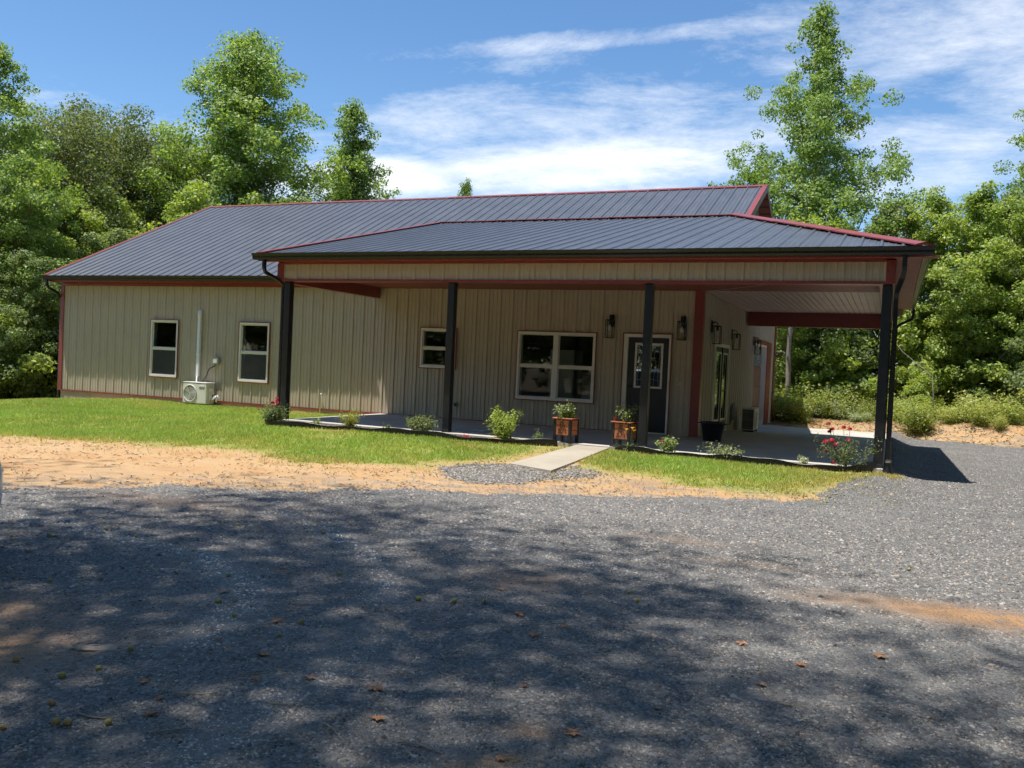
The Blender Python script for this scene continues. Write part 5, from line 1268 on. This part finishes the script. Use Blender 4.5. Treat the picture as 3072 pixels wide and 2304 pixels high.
# local: +x forward, nose at x=0, left side at y=0 and right side at y=-1.86
st_ = [(-4.62,.42,.80,.20),(-4.57,.30,.94,.09),(-4.35,.25,1.01,.03),(-3.6,.22,1.02,.0),(-2.6,.22,1.01,.0),(-1.9,.22,1.0,.0),(-1.25,.22,.985,.0),(-.75,.23,.94,.02),(-.36,.25,.87,.06),(-.14,.28,.79,.13),(-.04,.33,.70,.22),(.0,.39,.61,.31)]
mb = MB(); rings = []
for (x_, zb, zt, ins) in st_:
    rings.append(len(mb.v)); h_ = zt-zb
    half = [(ins+.05, zb), (ins+.01, zb+.05), (ins-.012, zb+h_*.45), (ins, zt-h_*.20), (ins+.04, zt-.03), (ins+.12, zt), (ins+.45, zt+.012)]
    mb.v += [(x_, -q, z) for q, z in half] + [(x_, -1.86+q, z) for q, z in half[::-1]]
nr = 14
for a_, b_ in zip(rings[:-1], rings[1:]):
    for k in range(nr): mb.f.append((a_+k, a_+(k+1)%nr, b_+(k+1)%nr, b_+k))
mb.f += [tuple(rings[0]+k for k in range(nr))[::-1], tuple(rings[-1]+k for k in range(nr))]
body = mb.obj('body', M['carpaint'], car, smooth=True)
sub = body.modifiers.new('s', 'SUBSURF'); sub.levels = 1; sub.render_levels = 2
M['glassdark'] = paint('dark_glass', (.012,.014,.016), .06, .1, 2.)
def cabin_ring(z):
    t = (z-.97)/.62; x0, x1 = -4.40+.35*t, -1.18-.95*t; i = .10+.19*t
    return [(x0,-i-.05,z),(x0+.06,-i,z),(x1-.12,-i,z),(x1,-i-.14,z),(x1+.05,-.93,z),(x1,-1.86+i+.14,z),(x1-.12,-1.86+i,z),(x0+.06,-1.86+i,z),(x0,-1.86+i+.05,z)]
mb = MB(); zs_ = (.97,1.2,1.42,1.56)
for z in zs_: mb.v += cabin_ring(z)
for r_ in range(len(zs_)-1):
    for k in range(9): mb.f.append((9*r_+k, 9*r_+(k+1)%9, 9*r_+9+(k+1)%9, 9*r_+9+k))
mb.obj('cabin_glass', M['glassdark'], car, smooth=True)
mb = MB(); top = cabin_ring(1.561); cx_, cy_ = -3.0, -.93
for k_, z in ((1.015,1.555),(1.0,1.60),(.86,1.645),(.4,1.665)): mb.v += [(cx_+(p[0]-cx_)*k_, cy_+(p[1]-cy_)*k_, z) for p in top]
for r_ in range(3):
    for k in range(9): mb.f.append((9*r_+k, 9*r_+(k+1)%9, 9*r_+9+(k+1)%9, 9*r_+9+k))
mb.f.append(tuple(27+k for k in range(9))); mb.obj('roof', M['carpaint'], car, smooth=True)
lo, hi = cabin_ring(.96), cabin_ring(1.57)
for k in (0, 3, 5, 8): MB().tube([lo[k], hi[k]], [.045,.035], 8).obj('pillar', M['carpaint'], car, smooth=True)
for q in (1, 7): MB().tube([(-2.75, lo[q][1], .96), (-2.80, hi[q][1], 1.57)], [.05,.04], 8).obj('pillar', M['darkgrey'], car, smooth=True)
mb = MB(); mb.box(-.30, -.03, -1.50, -.36, .18, .36)
for k in range(3): mb.box(-.05, .004, -1.48, -.38, .37+.035*k, .388+.035*k)
mb.obj('lower_bumper', M['darkgrey'], car, bevel=.02)
MB().box(-.05, .006, -1.30, -.56, .50, .60).obj('grille', M['darkgrey'], car, bevel=.015)
for sgn, yy in ((1, -.215), (-1, -1.645)):
    mb = MB(); mb.add([(.015,yy-sgn*.10,.60),(-.25,yy+sgn*.165,.62),(-.36,yy+sgn*.165,.72),(-.02,yy-sgn*.09,.70),(-.16,yy-sgn*.10,.60),(-.40,yy+sgn*.06,.62),(-.46,yy+sgn*.06,.72),(-.2,yy-sgn*.09,.70)], [(0,1,2,3),(4,7,6,5),(0,4,5,1),(2,6,7,3),(1,5,6,2),(0,3,7,4)])
    mb.obj('headlight', M['bulb'], car, bevel=.01)
for xd in (-1.62, -2.78, -3.85):
    for yy in (.002, -1.862): MB().box(xd-.004, xd+.004, yy-.012, yy+.012, .40, .90).obj('door_gap', M['darkgrey'], car)
for wx in (-.92, -3.72):
    for sy, s in ((-.02, 1), (-1.84, -1)):
        t = MB(); prof = [(.20,-.10),(.315,-.105),(.335,-.08),(.335,.08),(.315,.105),(.20,.10)]
        t.lathe(prof, 28); t.v = [(wx+v[0], sy-s*.11+v[2], .335+v[1]) for v in t.v]; wheel = t.obj('wheel', M['rubber'], car, smooth=True)
        r = MB(); r.lathe([(.0,.07),(.06,.075),(.19,.06),(.21,.10)], 24); r.v = [(wx+v[0], sy-s*.11+s*v[2], .335+v[1]) for v in r.v]; r.obj('rim', M['chrome'], wheel, smooth=True)
MB().box(-1.66,-1.54,-.16,-.02,1.00,1.12).obj('mirror', M['carpaint'], car, bevel=.03)
